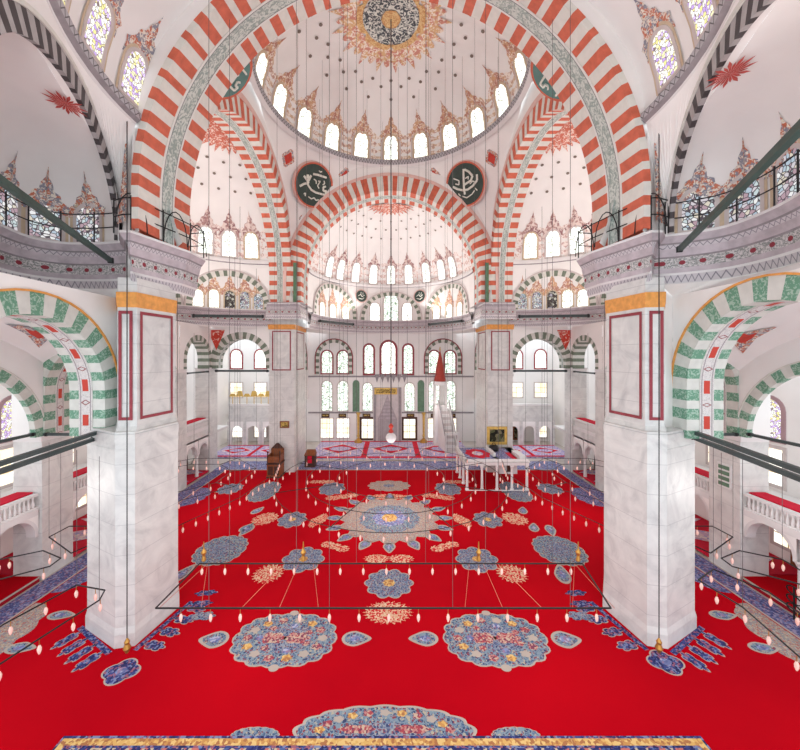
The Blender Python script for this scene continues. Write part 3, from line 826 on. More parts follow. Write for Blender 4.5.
for s in (-1, 1):
    window(qm, s * 2.75, qz(373.5), .6, qz(345) - qz(373.5), M['p_green'], M['frame'], .26)
    r = arch('recess_arch', 'striped relieving arch over a pair of windows on the %s of the prayer niche wall' % ('left' if s < 0 else 'right'), 'arch',
             (QO + s * 7.65, QY - .12, ZC + qz(374)), (1, 0, 0), (0, 1, 0), 2.1, 2.3, 2.1, .1, .45, 27, M['dkgreen'], M['pale'], None, M['frame'])
    for px in (329.5, 345.5):
        x = qx(px) if s < 0 else -qx(px)
        window(qm, x, qz(373), .72, qz(351) - qz(373), M['p_green'], M['frame'], .2)
        window(qm, x, qz(410.5), .72, qz(381) - qz(410.5), M['p_green'], M['pframe'], .14)
        window(qm, x, qz(437.5), .85, qz(418.5) - qz(437.5), M['p_warm'], M['pframe'], .14, rect=True, grid=(2, 4), gmat=M['ochre'])
    window(qm, s * 2.95, qz(410.5), .66, qz(383) - qz(410.5), M['p_green'], M['pframe'], .14)
    window(qm, s * 2.95, qz(438), .8, qz(419) - qz(438), M['p_warm'], M['darkwood'], .3, rect=True, grid=(2, 3), gmat=M['wood'])
    # green marble panels, gilded torch-like stands, small carved boards over the lower windows
    r = thing('wall_tablet', (QO + s * 4.55, QY, ZC + qz(411)), 'tall round-headed green marble panel on the %s of the prayer niche' % ('left' if s < 0 else 'right'), 'wall panel')
    mb = MB(); fill_arched(mb, qm, s * 4.55, qz(411.5), .48, qz(380) - qz(411.5), .06, M['grnpanel']); mb.build('slab', r)
    mb = MB(); a = arched(.48, qz(380) - qz(411.5)); ring2d(mb, qm, s * 4.55, qz(411.5), a, scaled(a, .1, 1), .1, M['capwhite']); mb.build('border', r)
    for px in (328, 345, 369):
        x = qx(px) if s < 0 else -qx(px)
        x += QO; r = thing('inscription_board', (x, QY, ZC + qz(416.5)), 'small dark inscription board above the %s low window on the %s of the niche' % ({328: 'outermost', 345: 'middle', 369: 'black-framed'}[px], 'left' if s < 0 else 'right'), 'board')
        mb = MB(); mb.box(x - .55, x + .55, QY - .12, QY - .02, ZC + qz(416.8) - .09, ZC + qz(413.6), M['darkwood']); mb.build('panel', r)
        mb = MB(); mb.box(x - .4, x + .4, QY - .15, QY - .12, ZC + qz(415.9), ZC + qz(414.5), M['goldsign']); mb.build('lettering', r)
# ------------------------------------------------------------------ near half dome over the viewer and its corner niches
near = Rev(0, 14.1, 10.45, 9.5, 8.0, 2.0)
mb = MB(); near.shell(mb, PI - .02, 2 * PI + .02, M['pink'], 40, 18); on = struct(mb.build('ceiling_near', smooth=True))
NTR[0] += 1; mb = MB(); th = [PI + PI * j / 48 for j in range(49)]; Lr = [10.45 * t for t in th]
pr = [(10.5, -.1, 'capwhite'), (10.35, -.02, 'lavdark'), (10.2, .1, 'ring'), (10.15, .3, 'lavdark'), (10.2, .38, 'rosemould'), (10.45, .5, None)]
rows = [[V(r * math.cos(t), 14.1 + r * math.sin(t), 9.5 + z) for t in th] for r, z, _ in pr]
for i in range(len(pr) - 1): mb.grid([rows[i], rows[i + 1]], M[pr[i][2]], [[(l, 0) for l in Lr], [(l, 1) for l in Lr]])
struct(mb.build('trim_%d' % NTR[0]))
for s in (-1, 1):
    px = (138, 104, 70) if s < 0 else (660, 694, 722)
    zs = ((75, 100, 45), (35, 62, 5), (-20, 25, -70))
    for p in px:
        k = (p - CX) / FPX
        # the panes stand just above the ring: find the bearing where the picture shows them
        cand = [PI + a if s < 0 else 2 * PI - a for a in [i * .01 for i in range(3, 70)]]
        best = min(cand, key=lambda t: abs((10.2 * math.cos(t)) / (14.1 + 10.2 * math.sin(t)) - k * 1.02))
        window(near.map(best), 0, .75, .5, 1.75, M['p_stain'], M['pframe'], .14, M['crestrich'], 1.25, fmat2=M['tframe'])

SP = {-1: dict(start=(12.05, 15.3), niche=[(12.0, 15.3), (13.3, 15.5), (14.7, 15.4), (15.3, 14.6), (14.8, 12.9), (13.2, 10.4), (11.0, 8.0), (8.2, 6.7)], win=(88, 45, 6, -45), gy=12.1, gz=-1.6, beam=((12.1, 15.0, 4.1), (7.87, 5.2, 4.1)), beam2=((12.75, 15.2, -3.45), (11.2, 5.5, -3.45))),
      1: dict(start=(11.5, 14.3), niche=[(11.5, 14.5), (12.2, 14.2), (13.0, 13.5), (13.1, 12.2), (12.7, 10.8), (11.7, 9.0), (10.2, 7.2), (8.0, 5.6)], win=(697, 745, 792, 850), gy=11.6, gz=-1.2, beam=((11.3, 13.6, 4.15), (6.6, 4.7, 4.15)), beam2=((13.1, 15.3, -3.4), (10.6, 6.0, -3.4)))}
for s, side in SIDE:
    q = SP[s]; sxx, syy = q['start']
    U = Vector((-s * .42, -.907, 0)).normalized(); nin = Vector((-s * .907, .42, 0))   # into the room
    O = V(s * sxx, syy, 5.1) + U * 4.65
    D = -nin
    root, ext = arch('black_striped_arch', 'arch of charcoal and ash-grey stripes over the niche at the upper %s edge' % side, 'arch', O, U, D, 4.65, .15, 3.25, .16, .6, 45,
                     M['black'], M['blkpale'], None, M['pale'], group=None, mt=.12)
    # white spandrel up to the ring of the half dome
    mb = MB(); n = len(ext); ringp = []
    for i in range(n):
        a = (i / (n - 1)) * .98; t = PI + a if s < 0 else 2 * PI - a
        ringp.append(V(10.4 * math.cos(t), 14.1 + 10.4 * math.sin(t), 9.5))
    ext2 = [p - nin * .02 for p in ext]
    mb.grid([ext2, ringp], M['white'])
    # narrow strip from the great arch down to the cornice
    mb.face([V(s * 10.3, 14.15, 5.1), V(s * 10.45, 14.1, 9.5), ringp[0], ext2[0], V(s * 11.6, 14.9, 5.1)], M['white'])
    struct(mb.build('wall_spandrel_%s' % side))
    # painted ornament on that strip
    mb = MB(); a, b = V(s * 11.35, 14.62, 5.6), V(s * 10.75, 14.1, 8.6); d = (b - a); w = Vector((s * .3, .16, 0)); e = Vector((-s * .04, -.1, 0))
    mb.face([a + w + e, a - w + e, b - w * .3 + e, b + w * .3 + e], M['crestrich']); struct(mb.build('trim_%d' % (70 + (s > 0))))
    # niche half dome
    path = smooth_path(sx(s, q['niche']), 6); L = [0]
    for p, r in zip(path, path[1:]): L.append(L[-1] + math.hypot(r[0] - p[0], r[1] - p[1]))
    crown = (O - nin * .3).xy; H = 3.35
    def base(u):
        u = min(max(u, 0), L[-1] - 1e-4)
        for i in range(len(L) - 1):
            if L[i + 1] >= u:
                k = (u - L[i]) / (L[i + 1] - L[i]); v = Vector(lerp2(path[i], path[i + 1], k)); e = (v - crown).normalized(); return v + e * .45 * min(1, u / 1.2, (L[-1] - u) / 1.2)
    def nich(u, t, off=0, pw=3.2):
        b = base(u) ; z = min(max(t, 0), H); k = max(0, 1 - (z / H) ** pw) ** (1 / pw)
        p = crown + (b - crown) * k; dirn = (crown - b); dirn.normalize()
        return V(p.x + dirn.x * off, p.y + dirn.y * off, 5.0 + (t if t < 0 else z))
    mb = MB(); us = [L[-1] * i / 40 for i in range(41)]
    mb.grid([[nich(u, H * math.sin(PI / 2 * j / 16)) for u in us] for j in range(17)], M['grey']); struct(mb.build('wall_niche_%s' % side, smooth=True))
    tx, ty = (66, 100) if s < 0 else (730, 70)
    def scr(p): return math.hypot(CX + FPX * p.x / p.y - tx, HY - FPX * (p.z - ZC) / p.y - ty)
    bu, bt = min([(L[-1] * i / 60, H * (1 - .7 * (1 - j / 40) ** 4)) for i in range(2, 59) for j in range(40)], key=lambda c: scr(nich(*c)))
    pc = nich(bu, bt); nn_ = (nich(bu + .25, bt) - pc).cross(nich(bu, bt + .12) - pc).normalized(); c3 = Vector((crown.x, crown.y, ZC + 5.5)) - pc
    if nn_.dot(c3) < 0: nn_ = -nn_
    uu = nn_.cross(Vector((0, 0, 1))).normalized(); sp_ = plane_map(pc, uu, nn_, uu.cross(nn_))
    mb = MB(); b0 = [nich(0, H * math.sin(PI / 2 * j / 24)) for j in range(25)] + [nich(L[-1], H * math.sin(PI / 2 * j / 24)) for j in range(23, -1, -1)]
    e0 = [p - nin * .14 + ((O + Vector((0, 0, 1.2)) - p).normalized()) * .58 for p in ext]
    if s < 0 or True:
        if (e0[0] - b0[0]).length > (e0[-1] - b0[0]).length: b0 = b0[::-1]
    e1 = [e0[int(round((len(e0) - 1) * i / 48))] for i in range(49)]
    mb.grid([e1, b0], M['grey']); struct(mb.build('wall_reveal_%s' % side))
    mb = MB(); a0 = O + Vector((0, 0, 3.2)) - U * 1.3
    for k in range(22):
        th0 = PI * 2 * k / 22; r = .7 if k % 2 else .52
        P = lambda th, r: sp_(r * math.cos(th) * .75, r * math.sin(th) * .95, .12)
        mb.face([P(th0, 0), P(th0 - .12, r * .7), P(th0, r), P(th0 + .12, r * .7)], M['starpaint'])
    o = struct(mb.build('trim_%d' % (60 + (s > 0)))); o.location.z = 0
    for px in q['win']:
        k = (px - CX) / FPX
        u = min([L[-1] * i / 400 for i in range(8, 396)], key=lambda u: abs(base(u).x / base(u).y - k))
        window(nich, u, .22, .5, 1.55, M['p_blue'], M['pframe'], .14, M['crestrich'], .85, fmat2=M['tframe'])
    # cornice: niche, then round the pier head
    full = path[:] [::-1] + sx(s, [(11.0, 14.0), (10.55, 14.0), (9.75, 16.9), (9.75, 18.2)])
    cornice(full, 3.05, 5.1, -s, 1.0)
    railing('thin black wire railing on the niche cornice at the upper %s edge' % side,
            [V(x, y, 5.1) for x, y in offset_path(path[::2], 0.0)], 1.25, 1.0)
    railing('thin black wire railing on the head of the near %s pier' % side,
            [V(s * x, y, 5.1) for x, y in ((11.5, 14.35), (10.9, 14.1), (10.6, 14.1), (10.2, 15.5), (9.85, 17.0), (9.8, 18.1), (11.0, 18.3))], 1.35, .7)
    rl = [o for o in bpy.data.objects if o.name.startswith('wire_railing')][-1]
    for (cx_, cy_, w_) in ((10.6, 14.15, .55), (9.95, 16.0, .5), (9.85, 17.6, .45)):
        mb = MB(); mb.path([V(s * cx_ - s * w_ * math.cos(PI * t / 10) * .6, cy_ + w_ * math.cos(PI * t / 10) * .8, 5.15 + 1.5 * math.sin(PI * t / 10)) for t in range(11)], .024, M['iron'], 5); mb.build('scroll', rl)
    a, b = q['beam']; beam('thick dark blue-green tie beam across the niche at the upper %s' % side, V(s * a[0], a[1], a[2]), V(s * b[0], b[1], b[2]), .15, .17)
    # wall with green arch below the niche
    gx = 12.5; A = 3.05
    U2 = Vector((-s * .04, -.999, 0)).normalized(); N2 = Vector((s * .999, -.04, 0))
    O2 = V(s * (gx - .1), q['gy'], -3.5)
    root, ext = arch('green_striped_arch', 'large nearest arch of green and white stripes beside the near %s pier' % side, 'arch', O2, U2, N2, A, 3.5 + q['gz'], A, 1.5, .78, 33,
                     M['green'], M['grn_pale'], M['greenband'], M['gold'], fr=(.34, .72), mt=.07)
    mb = MB(); top = [Vector((p.x, p.y, ZC + 2.65)) for p in ext]; mb.grid([[p + N2 * .03 for p in ext], top], M['white'])
    e = ext[0]; mb.face([e, V(s * 11.7, 15.1, -3.1), V(s * 11.7, 15.1, 3.2), top[0]], M['white'])
    tp = [V(x, y, 3.07) for x, y in offset_path(path, s * .45)]
    m2 = [top[int(round((len(top) - 1) * i / (len(tp) - 1)))] for i in range(len(tp))]
    mb.grid([m2, tp], M['white']); struct(mb.build('wall_%s_near' % side))
    a, b = q['beam2']
    for k, dz in enumerate((.14, -.16)):
        beam('%s of the pair of long dark tie beams at the foot of the near %s green arch' % (('upper', 'lower')[k], side), V(s * (a[0] + .18 * k), a[1], a[2] + dz), V(s * (b[0] + .18 * k), b[1], b[2] + dz), .16, .15, 'beam2')
    mb = MB(); a1, b1 = sorted((s * 12.55, s * 12.95)); mb.box(a1, b1, 2.6, 8.2, ZC - 12, ZC + 9.6, M['white']); struct(mb.build('wall_%s_rear' % side))
    # impost pier joined to the great pier
    # corner bay: vault, side arch, transverse arch, pillar
    XS = 18.7
    mb = MB(); R2 = 6.3; cxv, cyv = s * 15.9, q['gy'] + .3; rows = []
    for i in range(13):
        y = 7.0 + (18.7 - 7.0) * i / 12
        rows.append([V(s * (13.95 + (XS - 13.95) * j / 10), y, -4.1 + math.sqrt(R2 ** 2 - min(R2 ** 2 - 1, (s * (13.95 + (XS - 13.95) * j / 10) - cxv) ** 2 + (.68 * (y - cyv)) ** 2))) for j in range(11)])
    mb.grid(rows, M['white']); ov = struct(mb.build('ceiling_corner_%s' % side, smooth=True))
    mb = MB()
    def vault(x, y): return V(x, y, -4.13 + math.sqrt(max(4, R2 ** 2 - (x - cxv) ** 2 - (.68 * (y - cyv)) ** 2)))
    c0 = (s * 17.2, 16.9)
    P = lambda a, b: vault(c0[0] + s * (a * .7 + b * .72), c0[1] + (-a * .7 + b * .72)) + Vector((0, 0, -.03))
    mb.face([P(-1.1, -.55), P(0, -.3), P(1.1, -.55), P(.45, .3), P(0, 1.3), P(-.45, .3)], M['crestrich'])
    mb2 = [P(-.5, -.25), P(-.2, -.05), P(0, -.3), P(.2, -.05), P(.5, -.25), P(.3, .25), P(0, .6), P(-.3, .25)]
    mb.face([p + Vector((0, 0, -.03)) for p in mb2], M['vase']); mb.build('painted_vase', ov)
    _, ext = arch('green_striped_arch', 'green striped arch in the outer %s wall around a stained window, nearest bay' % side, 'arch', V(s * XS, 14.6, -4.3), (0, 1, 0), (s, 0, 0), 3.6, .1, 3.6, .3, .5, 27,
                  M['green'], M['grn_pale'], None, M['pale'], mt=.06)
    spandrel('wall_%s_bay' % side, ext, 1.8, M['white'])
    _, ext = arch('green_striped_arch', 'green striped transverse arch with red lozenges behind the near %s pier' % side, 'arch', V(s * 15.95, 18.6, -4.3), (1, 0, 0), (0, 1, 0), 2.68, 2.3, 2.7, 1.7, .5, 29,
                  M['green'], M['grn_pale'], M['greenband'], None, back=True)
    spandrel('wall_%s_cross' % side, ext, 1.4, M['white'])
    ty = 18.55
    beam('dark tie bar under the transverse arch behind the near %s pier' % side, V(s * 18.6, ty, -4.2), V(s * 13.3, ty, -4.2), .14, .14, 'beam2')
    beam('dark tie bar under the stained-window arch on the far %s edge' % side, V(s * 18.75, 18.2, -4.1), V(s * 18.75, 11.0, -4.1), .14, .14, 'beam2')
    mb = MB(); mb.box(min(s * (XS + .06), s * (XS + 1.5)), max(s * (XS + .06), s * (XS + 1.5)), 18.42, 20.4, ZC - 4.3, ZC + 3.0, M['white']); struct(mb.build('wall_%s_corner' % side))
    # pillars of the aisle
    for k, (y0, y1, lab) in enumerate(((18.5, 20.3, 'square marble pillar between galleries on the %s, nearest the viewer'), (30.1, 31.6, 'slim marble pillar on the %s seen just past the near pier'), (35.7, 37.2, 'marble corner pillar on the far %s where side and end arches meet'))):
        r = thing('aisle_pillar', (s * 19.4, (y0 + y1) / 2, 0), lab % side, 'pillar', 'aisle pillars')
        mb = MB(); mb.box(min(s * (XS - .04), s * (XS + 1.5)), max(s * (XS - .04), s * (XS + 1.5)), y0, y1, 0, ZC - (4.6 if k < 1 else 1.5), M['marble']); mb.build('shaft', r)
        z = ZC - (4.6 if k < 1 else 1.5)
        mb = MB(); mb.prism([(s * XS, y0), (s * (XS + 1.5), y0), (s * (XS + 1.5), y1), (s * XS, y1)], z, z + .3, M['capwhite'], [(s * (XS - .08), y0 - .08), (s * (XS + 1.55), y0 - .08), (s * (XS + 1.55), y1 + .08), (s * (XS - .08), y1 + .08)]); mb.build('capital', r)
    # aisle arches further back
    _, ext = arch('green_striped_arch', 'wide green striped arch over the middle gallery on the %s, behind the near pier' % side, 'arch', V(s * XS, 25.2, -4.3), (0, 1, 0), (s, 0, 0), 4.8, 1.2, 4.6, 1.2, .6, 35, M['green'], M['grn_pale'], None, None)
    spandrel('wall_%s_middle' % side, ext, 3.05, M['white'], [(ext[0], V(s * XS, 18.76, -4.3))])
    _, ext = arch('green_striped_arch', 'small green striped arch in the %s aisle just beyond the near pier' % side, 'arch', V(s * XS, 33.65, -1.3), (0, 1, 0), (s, 0, 0), 1.95, .9, 1.95, 1.2, .5, 23, M['dkgreen'], M['grn_pale'], None, None)
    spandrel('wall_%s_aisle' % side, ext, 3.05, M['white'], [(ext[0], V(s * XS, 30.62, -1.3)), (ext[-1], V(s * XS, 36.4, -1.3))])
    beam('dark tie bar under the small green arch of the %s aisle' % side, V(s * 18.8, 31.7, -1.6), V(s * 18.8, 35.6, -1.6), .14, .14, 'beam2')
    _, ext = arch('green_striped_arch', 'green striped arch facing the viewer beside the far %s pier' % side, 'arch', V(s * 15.6, 36.0, -1.3), (1, 0, 0), (0, 1, 0), 2.6, .5, 2.6, 1.4, .7, 27, M['dkgreen'], M['grn_pale'], M['scroll'], None, back=True)
    spandrel('wall_%s_end' % side, ext, 3.05, M['white'], [(ext[0], V(-18.9 if s < 0 else 12.3, 36.0, -1.3)), (ext[-1], V(-12.3 if s < 0 else 18.9, 36.0, -1.3))])
    beam('dark tie bar under the end arch beside the far %s pier' % side, V(s * 18.3, 36.0, -1.55), V(s * 12.7, 36.0, -1.55), .2, .2, 'beam2')
    beam('dark tie beam in front of the five exedra windows on the far %s' % side, V(s * 18.3, 31.8, 3.7), V(s * 12.7, 34.6, 3.95), .2, .26, 'beam2')
    beam('dark tie beam across the %s exedra of the apse' % side, V(s * 8.5, 40.8, 4.15), V(s * 4.9, 45.5, 4.15), .2, .24, 'beam2')
    # triangular red ornament between the aisle arches
    mb = MB(); w = plane_map(V(s * 18.15, 35.97, 2.2), (1, 0, 0), (0, -1, 0))
    mb.face([w(-.9, .5, .02), w(.9, .5, .02), w(0, -1.6, .02)], M['reddot']); o = struct(mb.build('trim_%d' % (80 + (s > 0))))
    # outer wall and gallery
    XO = 22.8
    mb = MB(); mb.box(min(s * XO, s * (XO + .4)), max(s * XO, s * (XO + .4)), 6, QY, 0, ZC + 1.5, M['white']); struct(mb.build('wall_%s' % side))
    mb = MB(); mb.box(min(s * (XS + .1), s * XO), max(s * (XS + .1), s * XO), 6, 40, 3.75, 4.0, M['capwhite']); struct(mb.build('floor_gallery_%s' % side))
    om = plane_map((s * XO, 0, ZC), (0, -s, 0), (-s, 0, 0))
    def oy(px): return XO * FPX / abs(px - CX)
    mir = (lambda p: p) if s < 0 else (lambda p: 2 * CX - p)
    for y, k in ((20.9, 0), (16.2, 1), (24.0, 2), (28.0, 3), (33.5, 4), (37.5, 5)):
        u = -s * y if True else 0
        window(om, u, -4.9, .72, 2.35, M['p_stain'], M['wframe'], .22)
        window(om, u, -7.6, .8, 2.1, M['p_warm'], M['pframe'], .2, rect=True, grid=(2, 3), gmat=M['ochre'])
        if k in (0, 2, 4): window(om, u + 1.1, -11.0, .75, 1.9, M['p_warm'], M['pframe'], .2, rect=True, grid=(2, 3), gmat=M['ochre'])
    # parapets
    for k, (y0, y1, lab, z0, zt) in enumerate(((9.0, 18.4, 'white baluster parapet with crimson rail on the near %s gallery', 3.9, 4.7), (20.4, 30.0, 'white baluster parapet with crimson rail on the middle %s gallery', 3.9, 4.7), (31.7, 35.6, 'white parapet with crimson cloth in the far %s gallery', 4.9, 5.6))):
        r = thing('parapet', (s * XS, (y0 + y1) / 2, z0), lab % side, 'parapet', 'gallery parapets')
        a, b = sorted((s * (XS + .05), s * (XS + .3)))
        mb = MB(); mb.box(a, b, y0, y1, z0 - .35, z0, M['capwhite']); mb.build('base', r)
        mb = MB(); mb.box(a, b, y0, y1, zt - .12, zt, M['capwhite']); mb.build('rail', r)
        a2, b2 = sorted((s * (XS + .35), s * (XS + 1.2)))
        mb = MB(); mb.box(a2, b2, y0, y1, zt - .1, zt + .06, M['cpinkred']); o = mb.build('cloth', r); o['label'] = 'crimson strip behind the rail'
        mb = MB(); mb.lathe((0, 0, 0), [(.05, z0), (.085, z0 + (zt - z0) * .3), (.04, z0 + (zt - z0) * .6), (.06, zt - .1)], M['capwhite'], 6)
        first = mb.build('baluster', r); y = y0 + .2; first.location = (s * (XS + .17), y, 0)
        while y + .22 < y1 - .1:
            y += .22; clone(first, r, (s * (XS + .17), y, 0))
        if k == 2:
            mb = MB(); mb.box(a, b, y0, y1, 4.02, z0 - .36, M['marble']); mb.build('apron', r)
    # lower arcade under the gallery
    for k, (yc, hw, lab) in enumerate(((17.25, 1.05, 'white round arch under the near %s gallery, beside the pillar'), (14.7, 1.05, 'white round arch under the near %s gallery, at the frame edge'), (21.6, 1.05, 'white round arch under the gallery behind the near %s pier'),
                                       (32.75, .85, 'low white arch of the far %s aisle, nearer of two'), (34.75, .75, 'low white arch of the far %s aisle, farther of two'))):
        _, ext = arch('arcade_arch', lab % side, 'arch', (s * (XS + .1), yc, 2.4), (0, 1, 0), (s, 0, 0), hw, .1, hw, .5, .16, 17, M['capwhite'], M['capwhite'])
        mb = MB(); e = ext
        for p, q2 in zip(e, e[1:]): mb.face([p, q2, Vector((q2.x, q2.y, 3.9)), Vector((p.x, p.y, 3.9))], M['white'])
        struct(mb.build('wall_arcade_%s' % side))
    for y in (16.0, 13.4, 20.4, 22.85, 33.85):
        r = thing('colonnette', (s * (XS + .25), y, 0), {16.0: 'thin white column between the low arches at the %s edge', 13.4: 'thin white column on the %s, out past the frame edge', 20.4: 'thin white column touching the near %s pillar', 22.85: 'thin white column behind the near %s pier', 33.85: 'thin white column between the two far low arches on the %s'}[y] % side, 'column', 'gallery columns')
        mb = MB(); mb.lathe((s * (XS + .3), y, 0), [(.16, .25), (.14, 1.2), (.13, 2.15)], M['capwhite'], 10); mb.build('shaft', r)
        mb = MB(); mb.lathe((s * (XS + .3), y, 0), [(.22, 0), (.22, .15), (.16, .25)], M['capwhite'], 10); mb.build('base', r)
        mb = MB(); mb.lathe((s * (XS + .3), y, 0), [(.13, 2.15), (.24, 2.4), (.24, 2.5)], M['capwhite'], 10); mb.build('capital', r)
    # aisle carpets and step
    r = thing('aisle_carpet', (s * 20.7, 20, 0), 'plain red carpet inside the low arcade along the %s edge of the picture' % side, 'carpet')
    mb = MB(); mb.box(min(s * 18.75, s * 22.7), max(s * 18.75, s * 22.7), 8, 18.6, .12, .22, M['cred']); mb.build('pile', r)
    mb = MB(); mb.box(min(s * 18.7, s * 18.78), max(s * 18.7, s * 18.78), 8, 18.4, 0, .26, M['cdark']); mb.box(min(s * 18.66, s * 18.7), max(s * 18.66, s * 18.7), 8, 18.4, .2, .27, M['cedge']); mb.build('edging', r)
    r = thing('aisle_carpet', (s * 20.7, 28, 0), 'pink and crimson patterned carpet in the far %s aisle' % side, 'carpet')
    mb = MB(); mb.box(min(s * 18.75, s * 22.7), max(s * 18.75, s * 22.7), 18.7, 36, .12, .22, M['cpinkred']); mb.build('pile', r)
    mb = MB()
    for y in (20.2, 22.6, 25, 27.5, 30, 32.5, 35):
        mb.face([(s * 19.0, y, .23), (s * 20.6, y - .9, .23), (s * 22.4, y, .23), (s * 20.6, y + .9, .23)], M['cpink'])
    mb.build('pattern', r)
r = thing('wall_plaque', (18.66, 19.35, ZC - 7.35), 'pale green square inscription plaque on the right pillar', 'plaque')
mb = MB(); mb.box(18.62, 18.7, 18.95, 19.75, ZC - 7.35, ZC - 6.0, M['capwhite']); mb.build('board', r)
mb = MB()
for k in range(4): mb.box(18.58, 18.62, 19.05, 19.65, ZC - 7.25 + k * .31, ZC - 7.05 + k * .31, M['grnpanel'])
mb.build('lettering', r)

# ------------------------------------------------------------------ big pendentive boards with calligraphy
def on_sphere(px, py):
    k, h = (px - CX) / FPX, (HY - py) / FPX
    a = k * k + 1 + h * h; b = -2 * (DC[1] + h * Z0); c = DC[1] ** 2 + Z0 ** 2 - RS ** 2
    Y = (-b + math.sqrt(b * b - 4 * a * c)) / (2 * a); return Vector((k * Y, Y, h * Y + ZC))
OMAR = [[(-.82, -.28), (-.62, -.1), (-.42, .0), (-.32, -.12), (-.12, -.26), (.2, -.32), (.55, -.3), (.78, -.28), (.8, -.05), (.62, -.1), (.55, .08), (.7, .16)],
        [(-.2, .55), (.1, .6), (.62, .62)], [(-.35, .02), (-.55, .2), (-.5, .42), (-.38, .2), (-.3, .45), (-.4, .1), (-.7, .3)], [(-.1, .32), (.05, .28), (.1, .12)], [(.18, .3), (.3, .32), (.2, .05), (.32, -.05)],
        [(-.5, -.6), (-.42, -.52), (-.4, -.68)], [(-.2, -.66), (0, -.72), (.15, -.62), (.3, -.72), (.45, -.64)], [(.1, .82), (.2, .78), (.28, .84)], [(.52, .42), (.6, .3), (.5, .2)]]
BAKR = [[(.1, .8), (.0, .3), (-.1, -.2), (-.12, -.5)], [(.15, .75), (.4, .55), (.55, .3), (.4, .1), (.15, .05), (-.05, .0)], [(-.75, .1), (-.5, -.1), (-.2, -.25), (.1, -.3), (.45, -.2), (.75, .0), (.8, .3)],
        [(-.6, .5), (-.3, .3), (-.35, .1), (-.55, .2)], [(-.3, -.55), (-.05, -.7), (.3, -.6), (.5, -.45)], [(.1, .3), (.3, .35), (.25, .2)], [(.55, -.35), (.65, -.5)], [(-.5, -.35), (-.4, -.5)], [(.3, -.05), (.5, .05), (.62, -.08)]]
for px, py, strokes, lab in ((312, 185, OMAR, 'large round green-black board with ivory script on the far left pendentive'), (467, 184, BAKR, 'large round green-black board with ivory script on the far right pendentive')):
    p = on_sphere(px, py); n = (Vector((DC[0], DC[1], Z0 + ZC)) - p).normalized(); n = Vector((n.x, n.y, n.z * .8)).normalized()
    u = n.cross(Vector((0, 0, 1))).normalized() * -1; up = u.cross(n).normalized()
    if up.z < 0: up = -up
    if u.x < 0: u = -u
    m = plane_map(p + n * .42, u, n, up); R = 1.92
    r = thing('calligraphy_roundel', p, lab, 'roundel')
    mb = MB()
    q = [(R * math.cos(2 * PI * k / 40), R * math.sin(2 * PI * k / 40)) for k in range(40)]; q2 = [(x * 1.17, y * 1.17) for x, y in q]; q3 = [(x * 1.08, y * 1.08) for x, y in q]
    ring2d(mb, m, 0, 0, q, q3, .06, M['red'], .12, True); ring2d(mb, m, 0, 0, q3, q2, .12, M['rosemould'], -.1, True); mb.build('rim', r)
    mb = MB(); disc(mb, m, 0, 0, R, .05, M['scriptgreen'], 40); mb.build('board', r)
    mb = MB()
    for k, st in enumerate(strokes): mb.path([m(x * R * .92, y * R * .92, .09) for x, y in st], .11 if k < 3 else .06, M['script'], 5)
    o = mb.build('lettering', r); o['label'] = 'ivory Arabic script'
# the two boards on the near pendentives, half hidden by the nearest great arch
for s, side in SIDE:
    px, py = (229, 74) if s < 0 else (554, 76); Y = 18.4
    p = V((px - CX) / FPX * Y, Y, (HY - py) / FPX * Y); n = Vector((-s * .62, .1, -.75)).normalized()
    u = Vector((0, 1, .2)); u = (u - n * u.dot(n)).normalized(); up = n.cross(u)
    m = plane_map(p, u, n, up)
    r = thing('calligraphy_roundel', p, 'teal board with pale script tucked behind the nearest great arch on the upper %s' % side, 'roundel')
    mb = MB(); disc(mb, m, 0, 0, 1.5, 0, M['red'], 28); mb.build('rim', r)
    mb = MB(); disc(mb, m, 0, 0, 1.3, .05, M['teal'], 28); mb.build('board', r)
    mb = MB()
    for st in OMAR[:5]: mb.path([m(x * 1.2, y * 1.2, .09) for x, y in st], .06, M['script'], 4)
    mb.build('lettering', r)
# red vases painted on the pendentives
mb = MB()
for px, py in ((288, 158), (345, 176), (305, 220), (434, 176), (492, 158), (475, 220)):
    p = on_sphere(px, py); n = (Vector((0, DC[1], Z0 + ZC)) - p).normalized(); u = n.cross(Vector((0, 0, 1))).normalized(); up = u.cross(n); m = plane_map(p, u, n, up)
    disc(mb, m, 0, 0, .62, .05, M['crestrich'], 14, .75, 4, .15); disc(mb, m, 0, 0, .36, .09, M['vase'], 12, .5, 4, .2)
struct(mb.build('trim_98'))
# ------------------------------------------------------------------ carpets
def blob(mb, cx, cy, rx, ry, z, mat, n=48, lob=0, amp=0.0, pw=1.0, rot=0.0):
    P = []
    for k in range(n):
        a = 2 * PI * k / n; q = 1 + amp * (abs(math.cos(lob * a / 2)) if lob else 0) - amp * .5
        x, y = rx * q * math.copysign(abs(math.cos(a)) ** pw, math.cos(a)), ry * q * math.copysign(abs(math.sin(a)) ** pw, math.sin(a))
        P.append((cx + x * math.cos(rot) - y * math.sin(rot), cy + x * math.sin(rot) + y * math.cos(rot)))
    for k in range(n):
        j = (k + 1) % n; mb.face([(cx, cy, z), (P[k][0], P[k][1], z), (P[j][0], P[j][1], z)], mat)
def medallion(mb, cx, cy, rx, ry, z, edge, body, core=None, lob=14, amp=.08, pw=.85, k=.28, rim=.055):
    blob(mb, cx, cy, rx, ry, z, edge, 64, lob, amp, pw)
    blob(mb, cx, cy, rx - rim, ry - rim, z + .004, body, 64, lob, amp, pw)
    if core: blob(mb, cx, cy, rx * k, ry * k, z + .008, core, 40, 8, .2)
